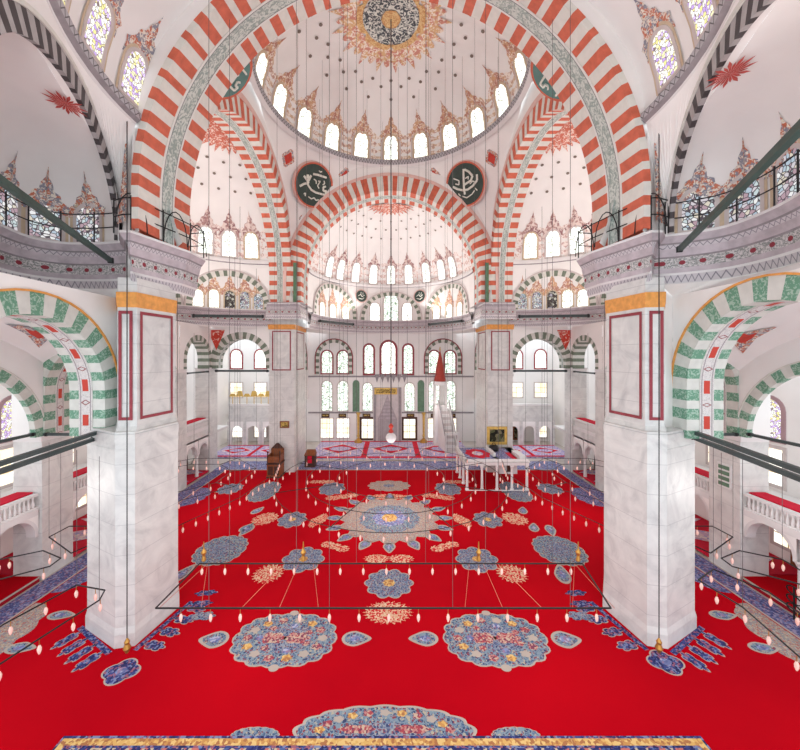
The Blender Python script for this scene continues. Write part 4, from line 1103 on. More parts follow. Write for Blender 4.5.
def leaf(mb, cx, cy, rx, ry, z, rot, edge=None, body=None):
    for q, m, dz in ((1, edge or M['cedge'], 0), (.78, body or M['cblueN'], .004), (.4, M['cband'], .008)):
        P = []
        for k in range(24):
            a = 2 * PI * k / 24; x = rx * q * math.cos(a) * (1 + .25 * (math.cos(a) > 0) * abs(math.cos(a)) ** 3); y = ry * q * math.sin(a) * (1 - .3 * max(0, math.cos(a)))
            P.append((cx + x * math.cos(rot) - y * math.sin(rot), cy + x * math.sin(rot) + y * math.cos(rot), z + dz))
        mb.face(P, m)
def px_ell(px, py, hw, hh):
    X, Y = floor_at(px, py); Y0 = floor_at(px, py + hh)[1]; Y1 = floor_at(px, py - hh)[1]
    return X, (Y0 + Y1) / 2, hw / FPX * Y, (Y1 - Y0) / 2
big = thing('prayer_hall_carpet', (0, 20, 0), 'huge bright red fitted carpet with blue and cream medallions covering the hall floor', 'carpet')
mb = MB(); W = 17.3
mb.box(-W, W, 2.5, 36.4, -.02, .01, M['cred'])
Z = .014
for s in (-1, 1):
    f = lambda px: px if s < 0 else 2 * 390 - px
    def E(px, py, hw, hh): return px_ell(f(px), py, hw, hh)
    X, Y, a, b = E(284, 641, 51, 27); medallion(mb, X, Y, a, b, Z, M['cedge'], M['cblueN'], M['cblue'], 16, .07, .85, .5, .06)
    blob(mb, X - a * .24, Y, a * .24, b * .2, Z + .012, M['rose'], 24, 6, .3); blob(mb, X + a * .24, Y, a * .24, b * .2, Z + .012, M['rose'], 24, 6, .3)
    for kk in range(14):
        t = 2 * PI * kk / 14; blob(mb, X + a * .74 * math.cos(t), Y + b * .72 * math.sin(t), a * .09, b * .11, Z + .009, M[('cedge', 'rose', 'cgold')[kk % 3]], 16, 5, .4)
        if kk % 2: blob(mb, X + a * .5 * math.cos(t), Y + b * .48 * math.sin(t), a * .07, b * .09, Z + .013, M[('cband', 'rose')[kk % 4 == 1]], 16, 5, .4)
    for q in (1, -1): blob(mb, X, Y + q * b * 1.02, .2, .16, Z + .012, M['cedge'], 14)
    X, Y, a, b = E(220, 551, 24, 15); medallion(mb, X, Y, a, b, Z, M['cedge'], M['cblueN'], M['cblue'], 16, .07, .9, .5)
    leaf(mb, X - 1.0, Y - b - .8, .8, .42, Z, 1.3)
    leaf(mb, X + .6, Y + b + .8, .7, .36, Z, -1.8)
    X, Y, a, b = E(303, 560, 19.5, 12); medallion(mb, X, Y, a, b, Z, M['cedge'], M['cblue'], M['cgold'], 8, .2, 1, .22)
    X, Y, a, b = E(268, 574, 14, 9); blob(mb, X, Y, a, b, Z, M['csprig'], 40, 20, .25)
    X, Y, a, b = E(264, 492, 13.5, 10); medallion(mb, X, Y, a, b, Z, M['cedge'], M['cblueN'], M['cblue'], 16, .07, .9, .5)
    X, Y, a, b = E(230, 489, 11, 5); medallion(mb, X, Y, a, b, Z, M['cedge'], M['cblue'], None, 10, .2)
    X, Y, a, b = E(292, 520, 13.5, 7.5); medallion(mb, X, Y, a, b, Z, M['cedge'], M['cblue'], M['cgold'], 8, .2, 1, .25)
    X, Y, a, b = E(332, 489, 12, 6); medallion(mb, X, Y, a, b, Z, M['cedge'], M['cblue'], None, 8, .2)
    X, Y, a, b = E(265, 519, 11, 6); blob(mb, X, Y, a, b, Z, M['csprig'], 36, 14, .3, 1, .5 * s)
    X, Y, a, b = E(257, 511, 5, 4); leaf(mb, X, Y, .6, .35, Z, 1.2)
    X, Y, a, b = E(246, 528, 5, 4); leaf(mb, X, Y, .6, .35, Z, 1.2)
    for (x, y, w, h, ro) in ((318, 521, 10, 9, .9), (335, 547, 15, 6, -.45), (342, 497, 16, 4, .35), (322, 482, 12, 3, 0)):
        X, Y, a, b = E(x, y, w, h)
        for k in (-1, 0, 1): blob(mb, X + k * a * .6 * math.cos(ro) * (-s), Y + k * a * .6 * math.sin(ro), a * .42, b * .5, Z + .003 * (k + 2), M['csprig'], 24, 10, .35)
    X, Y, a, b = E(355, 639, 14, 7); leaf(mb, X, Y, a * .95, b * 1.1, Z, PI if s > 0 else 0)
    X, Y, a, b = E(215, 640, 14, 8); leaf(mb, X, Y, a * .95, b * 1.1, Z, 0 if s > 0 else PI)
    # half medallions along the side runners and bits beside them
    for y, l, dpt in ((14.6, 2.2, 1.6), (19.0, 1.5, 1.2), (24.5, 2.0, 1.5), (29.5, 2.0, 1.6), (10.0, 1.6, 1.3)):
        n = 72; P = [(s * (W - .05), y - l, Z), *[(s * (W - dpt * math.sin(PI * k / n) ** .8 * (.92 + .12 * abs(math.sin(PI * k / 12)))), y - l * math.cos(PI * k / n), Z) for k in range(1, n)], (s * (W - .05), y + l, Z)]
        for k in range(1, len(P) - 1): mb.face([P[0], P[k], P[k + 1]], M['ccream'] if y < 16 else M['cbandside'])
    for x, y in ((15.25, 14.2), (15.3, 16.0)): leaf(mb, s * x, y, .55, .3, Z + .006, 0, M['cedge'], M['cblueN'])
    # fringe of small motifs round the foot of the near pier
    A = [Vector((s * x, y)) for x, y in ((13.75, 15.3), (11.35, 13.95), (10.45, 14.1), (9.75, 16.9))]
    for (p, q, nn, out) in ((A[0], A[1], 4, Vector((-s * -.42, -.9))), (A[2], A[3], 4, Vector((-s * .95, -.2)))):
        for k in range(nn):
            c = p + (q - p) * ((k + .5) / nn) + out.normalized() * .58; ro = math.atan2(out.y, out.x)
            blob(mb, c.x, c.y, .46, .23, Z, M['cedge'], 24, 6, .35, 1, ro); blob(mb, c.x, c.y, .42, .2, Z + .004, M['cnavy'], 24, 6, .35, 1, ro)
        e = (q - p).normalized(); o2 = out.normalized()
        mb.face([(*(p + o2 * .12), Z), (*(q + o2 * .12), Z), (*(q - o2 * .1), Z), (*(p - o2 * .1), Z)], M['cnavy'])
    c = Vector((s * (10.25 if s < 0 else 10.75), 13.15 if s < 0 else 13.55)); ro = -.9 if s < 0 else PI + .9
    blob(mb, c.x, c.y, .62, .52, Z, M['cedge'], 32, 4, .25); blob(mb, c.x, c.y, .56, .47, Z + .004, M['cnavy'], 32, 4, .25); blob(mb, c.x, c.y, .2, .17, Z + .008, M['cband'], 20, 4, .2)
    for (x, y) in ((9.2, 16.75), (9.35, 17.5)): blob(mb, s * x, y, .5, .2, Z + .006, M['cnavy'], 24, 6, .35, 1, .1)
    blob(mb, s * 8.7, 15.95, .55, .26, Z + .012, M['cblue'], 24, 6, .35)
# central medallion
X, Y, a, b = px_ell(389.5, 521, 48, 22)
medallion(mb, X, Y, a, b, Z, M['cedge'], M['ccream'], None, 16, .14, 1)
blob(mb, X, Y, a * .62, b * .62, Z + .008, M['cblueN'], 48, 16, .12); blob(mb, X, Y, a * .34, b * .36, Z + .012, M['cband'], 40, 8, .15); blob(mb, X, Y, a * .16, b * .18, Z + .016, M['cgold'], 24, 8, .1)
for k in range(16):
    t = 2 * PI * (k + .0) / 16; leaf(mb, X + a * 1.17 * math.cos(t), Y + b * 1.14 * math.sin(t), .55, .4, Z, t)
X, Y, a, b = px_ell(389, 584, 23, 14); medallion(mb, X, Y, a, b, Z, M['cedge'], M['cblue'], M['cgold'], 10, .18, 1, .25, .06)
X, Y, a, b = px_ell(388, 613, 23, 11); blob(mb, X, Y, a, b, Z, M['csprig'], 48, 24, .22)
X, Y, a, b = px_ell(389, 559, 24, 4); blob(mb, X - a * .5, Y, a * .5, b, Z, M['csprig'], 30, 14, .3); blob(mb, X + a * .5, Y, a * .5, b, Z, M['csprig'], 30, 14, .3)
X, Y, a, b = px_ell(389, 486, 20, 5); medallion(mb, X, Y, a, b, Z, M['cedge'], M['ccream'], M['cblue'], 12, .15)
X, Y, a, b = px_ell(389, 497, 19, 2.5); blob(mb, X, Y, a, b, Z, M['csprig'], 30, 14, .3)
# half medallion cut by the front border
for cx_, rx, ry, mt in ((-.2, 2.85, .9, 'cblueN'), (-4.3, .75, .26, 'cgold'), (3.95, .75, .26, 'cgold')):
    n = 120; lo = lambda k: 1 + .05 * abs(math.sin(PI * k / n * 9)); P = [(cx_ + rx * lo(k) * math.cos(PI * k / n), 10.9 + ry * 1.06 * lo(k) * math.sin(PI * k / n) ** .85, Z) for k in range(n + 1)]
    for k in range(n): mb.face([(cx_, 10.9, Z), P[k], P[k + 1]], M['cedge'])
    P = [(cx_ + (x - cx_) * .96, 10.9 + (y - 10.9) * .93, Z + .004) for x, y, z in P]
    for k in range(n): mb.face([(cx_, 10.9, Z + .004), P[k], P[k + 1]], M[mt] if mt != 'cgold' else M['cblueN'])
    if rx > 2:
        P = [(cx_ + rx * .5 * math.cos(PI * k / n), 10.9 + ry * .45 * math.sin(PI * k / n), Z + .008) for k in range(n + 1)]
        for k in range(n): mb.face([(cx_, 10.9, Z + .008), P[k], P[k + 1]], M['cblue'])
        for k in range(1, 12): blob(mb, cx_ + rx * .76 * math.cos(PI * k / 12), 10.9 + ry * .8 * math.sin(PI * k / 12), .16, .1, Z + .012, M[('cedge', 'rose', 'cgold')[k % 3]], 16, 5, .4)
        for k in (-1, 1): blob(mb, cx_ + k * .9, 11.1, .55, .13, Z + .014, M['rose'], 20, 6, .3)
mb.build('pile', big)
mb = MB()
for s in (-1, 1):
    x0, x1 = sorted((s * W, s * 18.65)); mb.box(x0, x1, 4, 36.4, -.02, .016, M['cbandside'])
    for x in (W, 18.55): a, b = sorted((s * x, s * (x + .1))); mb.box(a, b, 4, 36.4, .016, .02, M['cedge'])
mb.box(-18.65, 18.65, 36.4, 39.6, -.02, .016, M['cband']); mb.box(-W, W, 36.35, 36.5, .016, .02, M['cedge']); mb.box(-18.6, 18.6, 39.4, 39.6, .016, .02, M['cedge'])
o = mb.build('border', big); o['label'] = 'blue flowered border strip'
r = thing('bordered_carpet', (-.3, 7, 0), 'navy carpet with gold and floral border bands along the bottom edge', 'carpet')
mb = MB(); mb.box(-10.3, 9.75, 3, 10.9, .012, .026, M['cborder']); mb.build('pile', r)
mb = MB(); x0, x1, y1 = -10.3, 9.75, 10.9
for ins, w, mat in ((0, .07, 'cnavy'), (.07, .2, 'cgold'), (.27, .06, 'cnavy'), (.75, .12, 'cgold')):
    mb.box(x0 + ins, x1 - ins, y1 - ins - w, y1 - ins, .026, .032, M[mat]); mb.box(x0 + ins, x0 + ins + w, 3, y1 - ins - w, .026, .032, M[mat]); mb.box(x1 - ins - w, x1 - ins, 3, y1 - ins - w, .026, .032, M[mat])
mb.build('border', r)
def rug(cx, cy, w, d, label, z=.16, panels=3, fringe=True):
    r = thing('prayer_rug', (cx, cy, 0), label, 'rug')
    mb = MB(); mb.box(cx - w / 2, cx + w / 2, cy - d / 2, cy + d / 2, 0, z, M['clilac']); mb.build('pile', r)
    mb = MB(); e = .006
    for (a, b, c, d2) in ((-.5, .5, -.5, -.42), (-.5, .5, .44, .5)): mb.box(cx + w * a, cx + w * b, cy + d * c, cy + d * d2, z, z + e, M['cpinkred'])
    pw = w / panels
    for k in range(panels):
        x = cx - w / 2 + pw * (k + .5)
        mb.face([(x - pw * .46, cy, z + e), (x, cy - d * .36, z + e), (x + pw * .46, cy, z + e), (x, cy + d * .38, z + e)], M['cpink'])
        mb.face([(x - pw * .36, cy, z + 2 * e), (x, cy - d * .25, z + 2 * e), (x + pw * .36, cy, z + 2 * e), (x, cy + d * .27, z + 2 * e)], M['cpinkred'])
        blob(mb, x, cy, pw * .2, d * .12, z + 3 * e, M['clilac'], 24, 8, .2)
        if k: xx = cx - w / 2 + pw * k; mb.box(xx - pw * .05, xx + pw * .05, cy - d * .42, cy + d * .44, z + e, z + 1.5 * e, M['cpinkred'])
    mb.build('pattern', r); return r
rug(0, 44.3, 19.4, 8.0, 'wide pink, lilac and crimson carpet before the prayer niche', .12, 3)
for s, side in SIDE: rug(s * 16.9, 43.2, 9.2, 5.2, 'pink and crimson patterned rug behind the far %s pier' % side, .2, 2)

# ------------------------------------------------------------------ furniture by the prayer wall
# raised marble tribune
r = thing('marble_tribune', (9.4, 33.5, 0), 'low white marble tribune on slim columns, right of the centre aisle', 'platform')
x0, x1, y0, y1 = 6.65, 12.3, 30.8, 35.5
mb = MB(); mb.box(x0, x1, y0, y1, 2.25, 2.62, M['capwhite']); mb.box(x0 - .08, x1 + .08, y0 - .08, y1 + .08, 2.5, 2.62, M['marble']); mb.build('deck', r)
mb = MB(); mb.box(x0, x0 + .15, y0, y1, 2.62, 2.8, M['capwhite']); mb.box(x0, x1, y0, y0 + .15, 2.62, 2.8, M['capwhite']); mb.box(9.5, 9.75, y0 + 1.4, y1 - .5, 2.62, 2.95, M['capwhite']); mb.box(11.6, 12.2, y0 + .4, y1 - 2.2, 2.62, 2.95, M['capwhite']); mb.build('kerb', r)
for x, y in [(x0 + .15 + i * (x1 - x0 - .3) / 4, y0 + .15) for i in range(5)] + [(x0 + .15, y0 + .15 + i * 1.55) for i in (1, 2, 3)] + [(x1 - .15, y1 - .2)]:
    mb = MB(); mb.lathe((x, y, 0), [(.17, 0), (.17, .12), (.12, .2), (.10, 1.9), (.17, 2.12), (.17, 2.25)], M['capwhite'], 10); mb.build('column', r)
mb = MB(); mb.prism([(10.2, 32.6), (10.4, 32.6), (11.9, 32.6), (11.9, 32.9), (10.2, 32.9)], .9, 2.25, M['capwhite']); mb.box(10.9, 11.25, 32.55, 32.6, 1.1, 1.9, M['darkwood']); mb.build('stair_wall', r)
mb = MB(); mb.box(x0, x1, y0 - .03, y0 + .03, .02, .08, M['capwhite']); mb.build('base_rail', r)
r = thing('tribune_rug', (8.3, 33.5, 2.62), 'blue rug with a red centre lying on the marble tribune', 'rug')
mb = MB(); mb.box(x0 + .2, 9.45, y0 + .25, y1 - .25, 2.63, 2.65, M['cband']); mb.box(9.8, 11.5, y0 + .3, y1 - .3, 2.63, 2.65, M['cband']); mb.build('pile', r)
mb = MB(); blob(mb, 8.3, 33.2, 1.1, 1.5, 2.656, M['cpinkred'], 28, 8, .2); blob(mb, 8.3, 33.2, .5, .7, 2.662, M['cpink'], 24, 8, .2); mb.box(11.0, 11.5, y0 + .3, y1 - 2, 2.65, 2.66, M['cpinkred']); mb.build('medallion', r)
r = thing('bag', (9.9, 34.4, 2.66), 'dark navy bag lying on the marble tribune', 'bag')
mb = MB(); mb.lathe((10.15, 34.2, 2.66), [(.0, 0), (.45, .0), (.52, .25), (.4, .48), (.12, .56), (0, .56)], M['iron'], 14); mb.build('body', r, True)
mb = MB(); mb.path([Vector((10.15 - .25, 34.2, 3.1)), Vector((10.05, 34.2, 3.4)), Vector((10.25, 34.2, 3.4)), Vector((10.4, 34.2, 3.1))], .03, M['iron']); mb.build('handle', r)
# minbar
r = thing('minbar', (7.2, 46, 0), 'tall slender pulpit with red-brown conical spire and open stair, right of the niche', 'pulpit')
mx, my = 6.6, 46.6
mb = MB(); mb.box(mx - .85, mx + .85, my - .85, my + .85, 5.2, 5.5, M['capwhite'])
for a in (-.72, .72):
    for b in (-.72, .72): mb.tube((mx + a, my + b, 5.5), (mx + a, my + b, 8.2), .12, M['capwhite'], 8)
mb.box(mx - .85, mx + .85, my - .85, my + .85, 8.1, 8.6, M['capwhite']); mb.build('kiosk', r)
mb = MB(); mb.lathe((mx, my, 8.6), [(.8, 0), (.74, .5), (.62, .9), (.58, 1.6), (.05, 4.1), (0, 4.15)], M['spire'], 8); o = mb.build('spire', r); o['label'] = 'red-brown conical spire'
mb = MB(); mb.lathe((mx, my, 12.7), [(.05, 0), (.14, .12), (.04, .25), (.1, .36), (0, .6)], M['goldleaf'], 8); mb.build('finial', r)
mb = MB(); mb.box(mx - .85, mx + .85, my - .85, my + .85, 0, 5.2, M['capwhite']); mb.build('base', r)
dx = (8.3 - mx); N = 15
ex, ey = 7.45, 42.4
mb = MB()
for k in range(N):
    t0, t1 = k / N, (k + 1) / N; a = (mx + .3 + (ex - mx - .3) * t0, my - .85 + (ey - my + .85) * t0); b = (mx + .3 + (ex - mx - .3) * t1, my - .85 + (ey - my + .85) * t1)
    z = 5.2 * (1 - t0) - .1; mb.prism([(a[0] - .6, a[1]), (a[0] + .6, a[1]), (b[0] + .6, b[1]), (b[0] - .6, b[1])], max(0, z - .9), max(z, .15), M['nichegrey'] if k % 2 else M['capwhite'])
mb.build('stair', r)
mb = MB()
for sg in (-.7, .7):
    a, b = Vector((mx + .3 + sg, my - .85, 5.2)), Vector((ex + sg, ey, .2)); d = Vector((0, 0, 1.0))
    mb.face([a, b, b + d, a + d], M['capwhite']); mb.face([a + d, b + d, b + d + Vector((.12, 0, 0)), a + d + Vector((.12, 0, 0))], M['lavdark'])
    mb.face([a, b, Vector((b.x, b.y, 0)), Vector((a.x, a.y, 0))], M['capwhite'])
mb.build('balustrade', r)
mb = MB()
for sg in (-.75, .75): mb.box(ex + sg - .1, ex + sg + .1, ey - .1, ey + .1, 0, 2.4, M['capwhite'])
mb.box(ex - .85, ex + .85, ey - .12, ey + .12, 2.3, 2.6, M['capwhite']); mb.build('gate', r)
# prayer niche
r = thing('prayer_niche', (-.4, QY, 0), 'grey marble prayer niche with a tall pointed hood in the centre of the far wall', 'niche')
nx = -.5; nm = plane_map((nx, QY - .1, 0), (1, 0, 0), (0, -1, 0))
mb = MB(); mb.box(nx - 2.0, nx + 2.0, QY - .14, QY - .02, 0, 7.6, M['nichegrey']); mb.build('surround', r)
mb = MB(); prof = [(1.35, 0), (1.35, 3.2), (1.0, 4.0), (.7, 4.7), (.35, 5.6), (.0, 6.6)]
for (w0, z0), (w1, z1) in zip(prof, prof[1:]): mb.face([nm(-w0, z0, .08), nm(w0, z0, .08), nm(w1, z1, .08), nm(-w1, z1, .08)], M['nichehood'])
mb.build('hood', r)
mb = MB()
for k in range(6):
    w = 1.2 - k * .2; mb.face([nm(-w, 3.2 + k * .5, .12), nm(w, 3.2 + k * .5, .12), nm(w * .8, 3.5 + k * .5, .16), nm(-w * .8, 3.5 + k * .5, .16)], M['lav'])
mb.build('stalactites', r)
mb = MB()
for k in (-1.75, 1.75): mb.box(nx + k - .12, nx + k + .12, QY - .3, QY - .1, 0, 7.6, M['lavdark'])
mb.build('side_column', r)
r = thing('gilt_sign', (-1, QY, 6.6), 'long gilded inscription board above the prayer niche', 'sign')
xa, xb = qx(374.5), qx(397); za, zb = ZC + qz(394.2), ZC + qz(387.8)
mb = MB(); mb.box(xa, xb, QY - .32, QY - .16, za, zb, M['goldleaf']); mb.build('frame', r)
mb = MB(); mb.box(xa + .2, xb - .2, QY - .36, QY - .32, za + .17, zb - .17, M['goldsign']); mb.build('lettering', r)
mb = MB()
for k in range(6): mb.face([Vector((qx(377 + k * 5.5) - .35, QY - .14, zb + 1.9)), Vector((qx(377 + k * 5.5) + .35, QY - .14, zb + 1.9)), Vector((qx(377 + k * 5.5), QY - .14, zb + .7))], M['lavdark'])
struct(mb.build('trim_97'))
for s, side in SIDE:
    r = thing('floor_candlestick', (s * 4.5, QY - 1.0, 0), 'tall golden candlestick on the %s of the prayer niche' % side, 'candlestick', )
    c = (s * 4.5, QY - 1.0, 0)
    mb = MB(); mb.lathe(c, [(.55, 0.12), (.5, .35), (.2, .6), (.12, .75)], M['brass'], 12); mb.build('foot', r)
    mb = MB(); mb.lathe(c, [(.12, .75), (.2, 1.0), (.14, 1.3), (.18, 3.9), (.3, 4.1), (.3, 4.2)], M['goldleaf'], 12); mb.build('candle', r)
# picture, notice and rug-like panel on the right
def framed(name, label, cat, cx, cz, y, w, h, fm, cm, fw=.16):
    r = thing(name, (cx, y, cz - h / 2), label, cat)
    mb = MB(); 
    for a, b, c, d in ((-w / 2, w / 2, -h / 2, -h / 2 + fw), (-w / 2, w / 2, h / 2 - fw, h / 2), (-w / 2, -w / 2 + fw, -h / 2 + fw, h / 2 - fw), (w / 2 - fw, w / 2, -h / 2 + fw, h / 2 - fw)):
        mb.box(cx + a, cx + b, y - .12, y, cz + c, cz + d, fm)
    mb.build('frame', r); mb = MB(); mb.box(cx - w / 2 + fw, cx + w / 2 - fw, y - .06, y, cz - h / 2 + fw, cz + h / 2 - fw, cm); mb.build('canvas', r)
    return r
framed('framed_picture', 'dark picture in a broad gilded frame at the foot of the far right pier', 'picture', (497 - CX) / FPX * 35.7, ZC + (HY - 435.5) / FPX * 35.7, 35.75, 2.1, 1.85, M['goldleaf'], M['canvas'], .28)
framed('framed_picture', 'brown framed panel on the wall right of the gilded picture', 'picture', (516.5 - CX) / FPX * QY, ZC + (HY - 433) / FPX * QY, QY - .02, 1.15, 1.9, M['wood'], M['canvas'], .2)
framed('notice_board', 'small brown notice board on the far left pier', 'board', (284.5 - CX) / FPX * 35.7, ZC + (HY - 424.5) / FPX * 35.7, 35.75, .95, .7, M['wood'], M['goldsign'], .1)
# carved wooden preaching chair
r = thing('preaching_chair', (-11.5, 34.7, 0), 'carved brown wooden preaching chair standing at the far left pier', 'chair')
a, b = -12.2, -10.9
mb = MB(); mb.box(a, b, 34.0, 35.3, .1, 1.35, M['wood']); mb.box(a - .06, b + .06, 33.95, 35.35, 0, .14, M['darkwood']); mb.box(a - .05, b + .05, 33.95, 35.35, 1.3, 1.42, M['darkwood']); mb.build('pedestal', r)
mb = MB()
for x in (a + .06, b - .06):
    for y in (34.06, 35.24): mb.lathe((x, y, 1.42), [(.07, 0), (.05, .4), (.08, .6), (.05, .95), (.09, 1.1), (0, 1.25)], M['darkwood'], 8)
mb.build('post', r)
mb = MB(); mb.box(a, b, 34.03, 34.1, 1.5, 2.1, M['wood']); mb.box(a, a + .07, 34.1, 35.2, 1.5, 2.2, M['wood']); mb.box(b - .07, b, 34.1, 35.2, 1.5, 2.2, M['wood']); mb.build('side_panel', r)
mb = MB(); mb.prism([(a, 35.18), (b, 35.18), (b, 35.28), (a, 35.28)], 1.42, 2.6, M['wood']); mb.prism([(a, 35.18), (b, 35.18), (b, 35.28), (a, 35.28)], 2.6, 3.15, M['darkwood'], [(-11.65, 35.18), (-11.45, 35.18), (-11.45, 35.28), (-11.65, 35.28)]); mb.build('backrest', r)
for k in range(2):
    mb = MB(); mb.box(a + .12 + k * .58, a + .6 + k * .58, 33.96, 34.0, .3, 1.15, M['darkwood']); mb.build('inset_panel', r)
r = thing('lectern', (-8.6, 37.6, 0), 'small dark wooden lectern with a red cloth behind the far left pier', 'lectern')
mb = MB(); mb.box(-9.3, -8.2, 37.2, 38.1, 0, 1.3, M['darkwood']); mb.build('body', r)
mb = MB(); mb.prism([(-9.35, 37.15), (-8.15, 37.15), (-8.15, 38.15), (-9.35, 38.15)], 1.3, 1.75, M['wood'], [(-9.2, 37.7), (-8.3, 37.7), (-8.3, 38.1), (-9.2, 38.1)]); mb.build('sloped_top', r)
mb = MB(); mb.box(-8.95, -8.5, 37.1, 37.2, .5, 1.25, M['cpinkred']); o = mb.build('cloth', r); o['label'] = 'red hanging cloth'
# bookcases / doors in the far arcades
for s, side in SIDE:
    for k, (y, mat) in enumerate(((33.0, 'wood'), (35.0, 'darkwood'))):
        x = s * 21.2; a, b = sorted((x - .2, x + .2))
        r = thing('bookcase', (x, y, 0), 'brown wooden bookcase inside the %s of two low arches in the far %s aisle' % (('nearer', 'farther')[k], side), 'bookcase')
        mb = MB(); mb.box(a, b, y - .75, y + .75, .2, .35, M[mat]); mb.box(a, b, y - .75, y + .75, 2.3, 2.45, M[mat])
        for q in (-.72, 0, .72): mb.box(a, b, y + q - .04, y + q + .04, .35, 2.3, M[mat])
        mb.build('case', r)
        for z in (.8, 1.3, 1.8): mb = MB(); mb.box(a, b, y - .7, y + .7, z, z + .06, M['wood']); mb.build('shelf', r)
        mb = MB(); mb.box(x + s * .1, x + s * .16, y - .7, y + .7, .35, 2.3, M['goldleaf' if k == 0 else 'doorwood']); mb.build('back_panel', r)
r = thing('wooden_door', (22.7, 18.0, .2), 'brown wooden door leaf behind the low arch on the right edge', 'door')
mb = MB(); mb.box(22.62, 22.74, 18.2, 19.6, .2, 2.5, M['doorwood']); mb.build('leaf', r)
mb = MB(); mb.box(22.56, 22.62, 18.4, 19.4, .5, 1.2, M['darkwood']); mb.box(22.56, 22.62, 18.4, 19.4, 1.4, 2.3, M['darkwood']); mb.build('inset_panel', r)
r = thing('candelabrum', (18.2, 15.9, 0), 'black wrought-iron stand with scrolls beside the column at the right edge', 'stand')
mb = MB(); mb.tube((18.35, 15.75, .02), (18.35, 15.75, 1.5), .04, M['iron']); mb.build('stem', r)
mb = MB()
for z in (.5, .9, 1.3):
    pts = [Vector((18.35, 15.75 + .3 * math.sin(t * PI / 6), z + .18 * math.cos(t * PI / 6))) for t in range(13)]; mb.path(pts, .03, M['iron'], 4)
mb.build('scroll', r)
# royal loge with gilded cresting (left) and plain loge (right)
for s, side in SIDE:
    r = thing('loge', (s * 15.8, 46.2, 0), ('white marble loge with gilded cresting seen through the far left arch' if s < 0 else 'plain white marble loge seen through the far right arch'), 'loge')
    a, b = sorted((s * 13.0, s * 21.5))
    mb = MB(); mb.box(a, b, 45.9, 46.2, 3.3, 5.6, M['marble']); mb.box(a, b, 45.8, 46.25, 5.4, 5.65, M['capwhite']); mb.box(a, b, 46.2, QY - .2, 3.9, 4.1, M['capwhite']); mb.build('parapet', r)
    for k in range(4):
        c = a + (b - a) * (k + .5) / 4; mb = MB(); m2 = plane_map((c, 45.9, 0), (1, 0, 0), (0, -1, 0)); o = arched(.72, 2.7); hw = (b - a) / 8
        rect = [(-hw, 0), (-hw, 1), (-hw, 3.3)] + [(-hw + 2 * hw * i / 10, 3.3) for i in range(1, 10)] + [(hw, 3.3), (hw, 1), (hw, 0)]
        ring2d(mb, m2, 0, 0, o, rect, 0, M['white']); ring2d(mb, m2, 0, 0, o, o, -.3, M['marble'], 0); mb.build('arched_bay', r)
    for k in range(5):
        c = a + (b - a) * k / 4; mb = MB(); mb.box(c - .2, c + .2, 45.85, 46.25, 0, 3.4, M['marble']); mb.build('pier', r)
    if s < 0:
        mb = MB()
        for k in range(9):
            c = a + (b - a) * (k + .5) / 9; w = (b - a) / 18
            mb.prism([(c - w, 45.9), (c + w, 45.9), (c + w, 46.05), (c - w, 46.05)], 6.6, 7.0 + .35 * (k % 2), M['goldleaf'], [(c - w * .5, 45.9), (c + w * .5, 45.9), (c + w * .5, 46.05), (c - w * .5, 46.05)])
            mb.tube((c, 45.97, 5.6), (c, 45.97, 6.6), .05, M['goldleaf'])
        mb.build('gilded_cresting', r)
        mb = MB(); mb.box(qx(219), qx(224.5), QY - .1, QY, ZC + qz(396), ZC + qz(383), M['doorwood']); struct(mb.build('door_1'))
    for px in (263, 239):
        x = (px - CX) / FPX * QY * (1 if s < 0 else -1)
        window(qm, x, qz(397), .8, qz(383) - qz(397), M['p_warm'], M['pframe'], .16, rect=True, grid=(2, 3), gmat=M['ochre'])
        window(qm, x, qz(368), .75, qz(350) - qz(368), M['p_white'], M['frame'], .18)
        window(qm, x, qz(437), .8, qz(420) - qz(437), M['p_warm'], M['pframe'], .16, rect=True, grid=(2, 3), gmat=M['ochre'])

# ------------------------------------------------------------------ chandeliers
mb = MB(); mb.tube((0, 0, 0), (0, 0, -.22), .012, M['brass'], 4)
mb.lathe((0, 0, 0), [(.02, -.2), (.035, -.23), (.06, -.31), (.052, -.4), (.025, -.48), (0, -.5)], M['lamp'], 8)
LAMP = mb.build('lamp'); LAMP_DATA = LAMP.data; bpy.data.objects.remove(LAMP)
def add_lamps(root, pts, step, first=.3, cap=100, skip=None):
    acc = 0; nxt = first; n = 0
    for p, q in zip(pts, pts[1:]):
        L = (q - p).length
        while nxt <= acc + L and n < cap:
            x = p + (q - p) * ((nxt - acc) / L); nxt += step
            if skip and skip(x): continue
            o = bpy.data.objects.new('lamp', LAMP_DATA); COL.objects.link(o); o.parent = root
            o.matrix_parent_inverse = root.matrix_basis.inverted(); o.location = x; n += 1
        acc += L
    return n
def ringpts(cx, cy, R, z, n, a0=0): return [Vector((cx + R * math.cos(a0 + 2 * PI * k / n), cy + R * math.sin(a0 + 2 * PI * k / n), z)) for k in range(n + 1)]
def cab(root, p, q, r=.011, mat='cable', name='cable'):
    mb = MB(); mb.tube(p, q, r, M[mat], 4); mb.build(name, root)
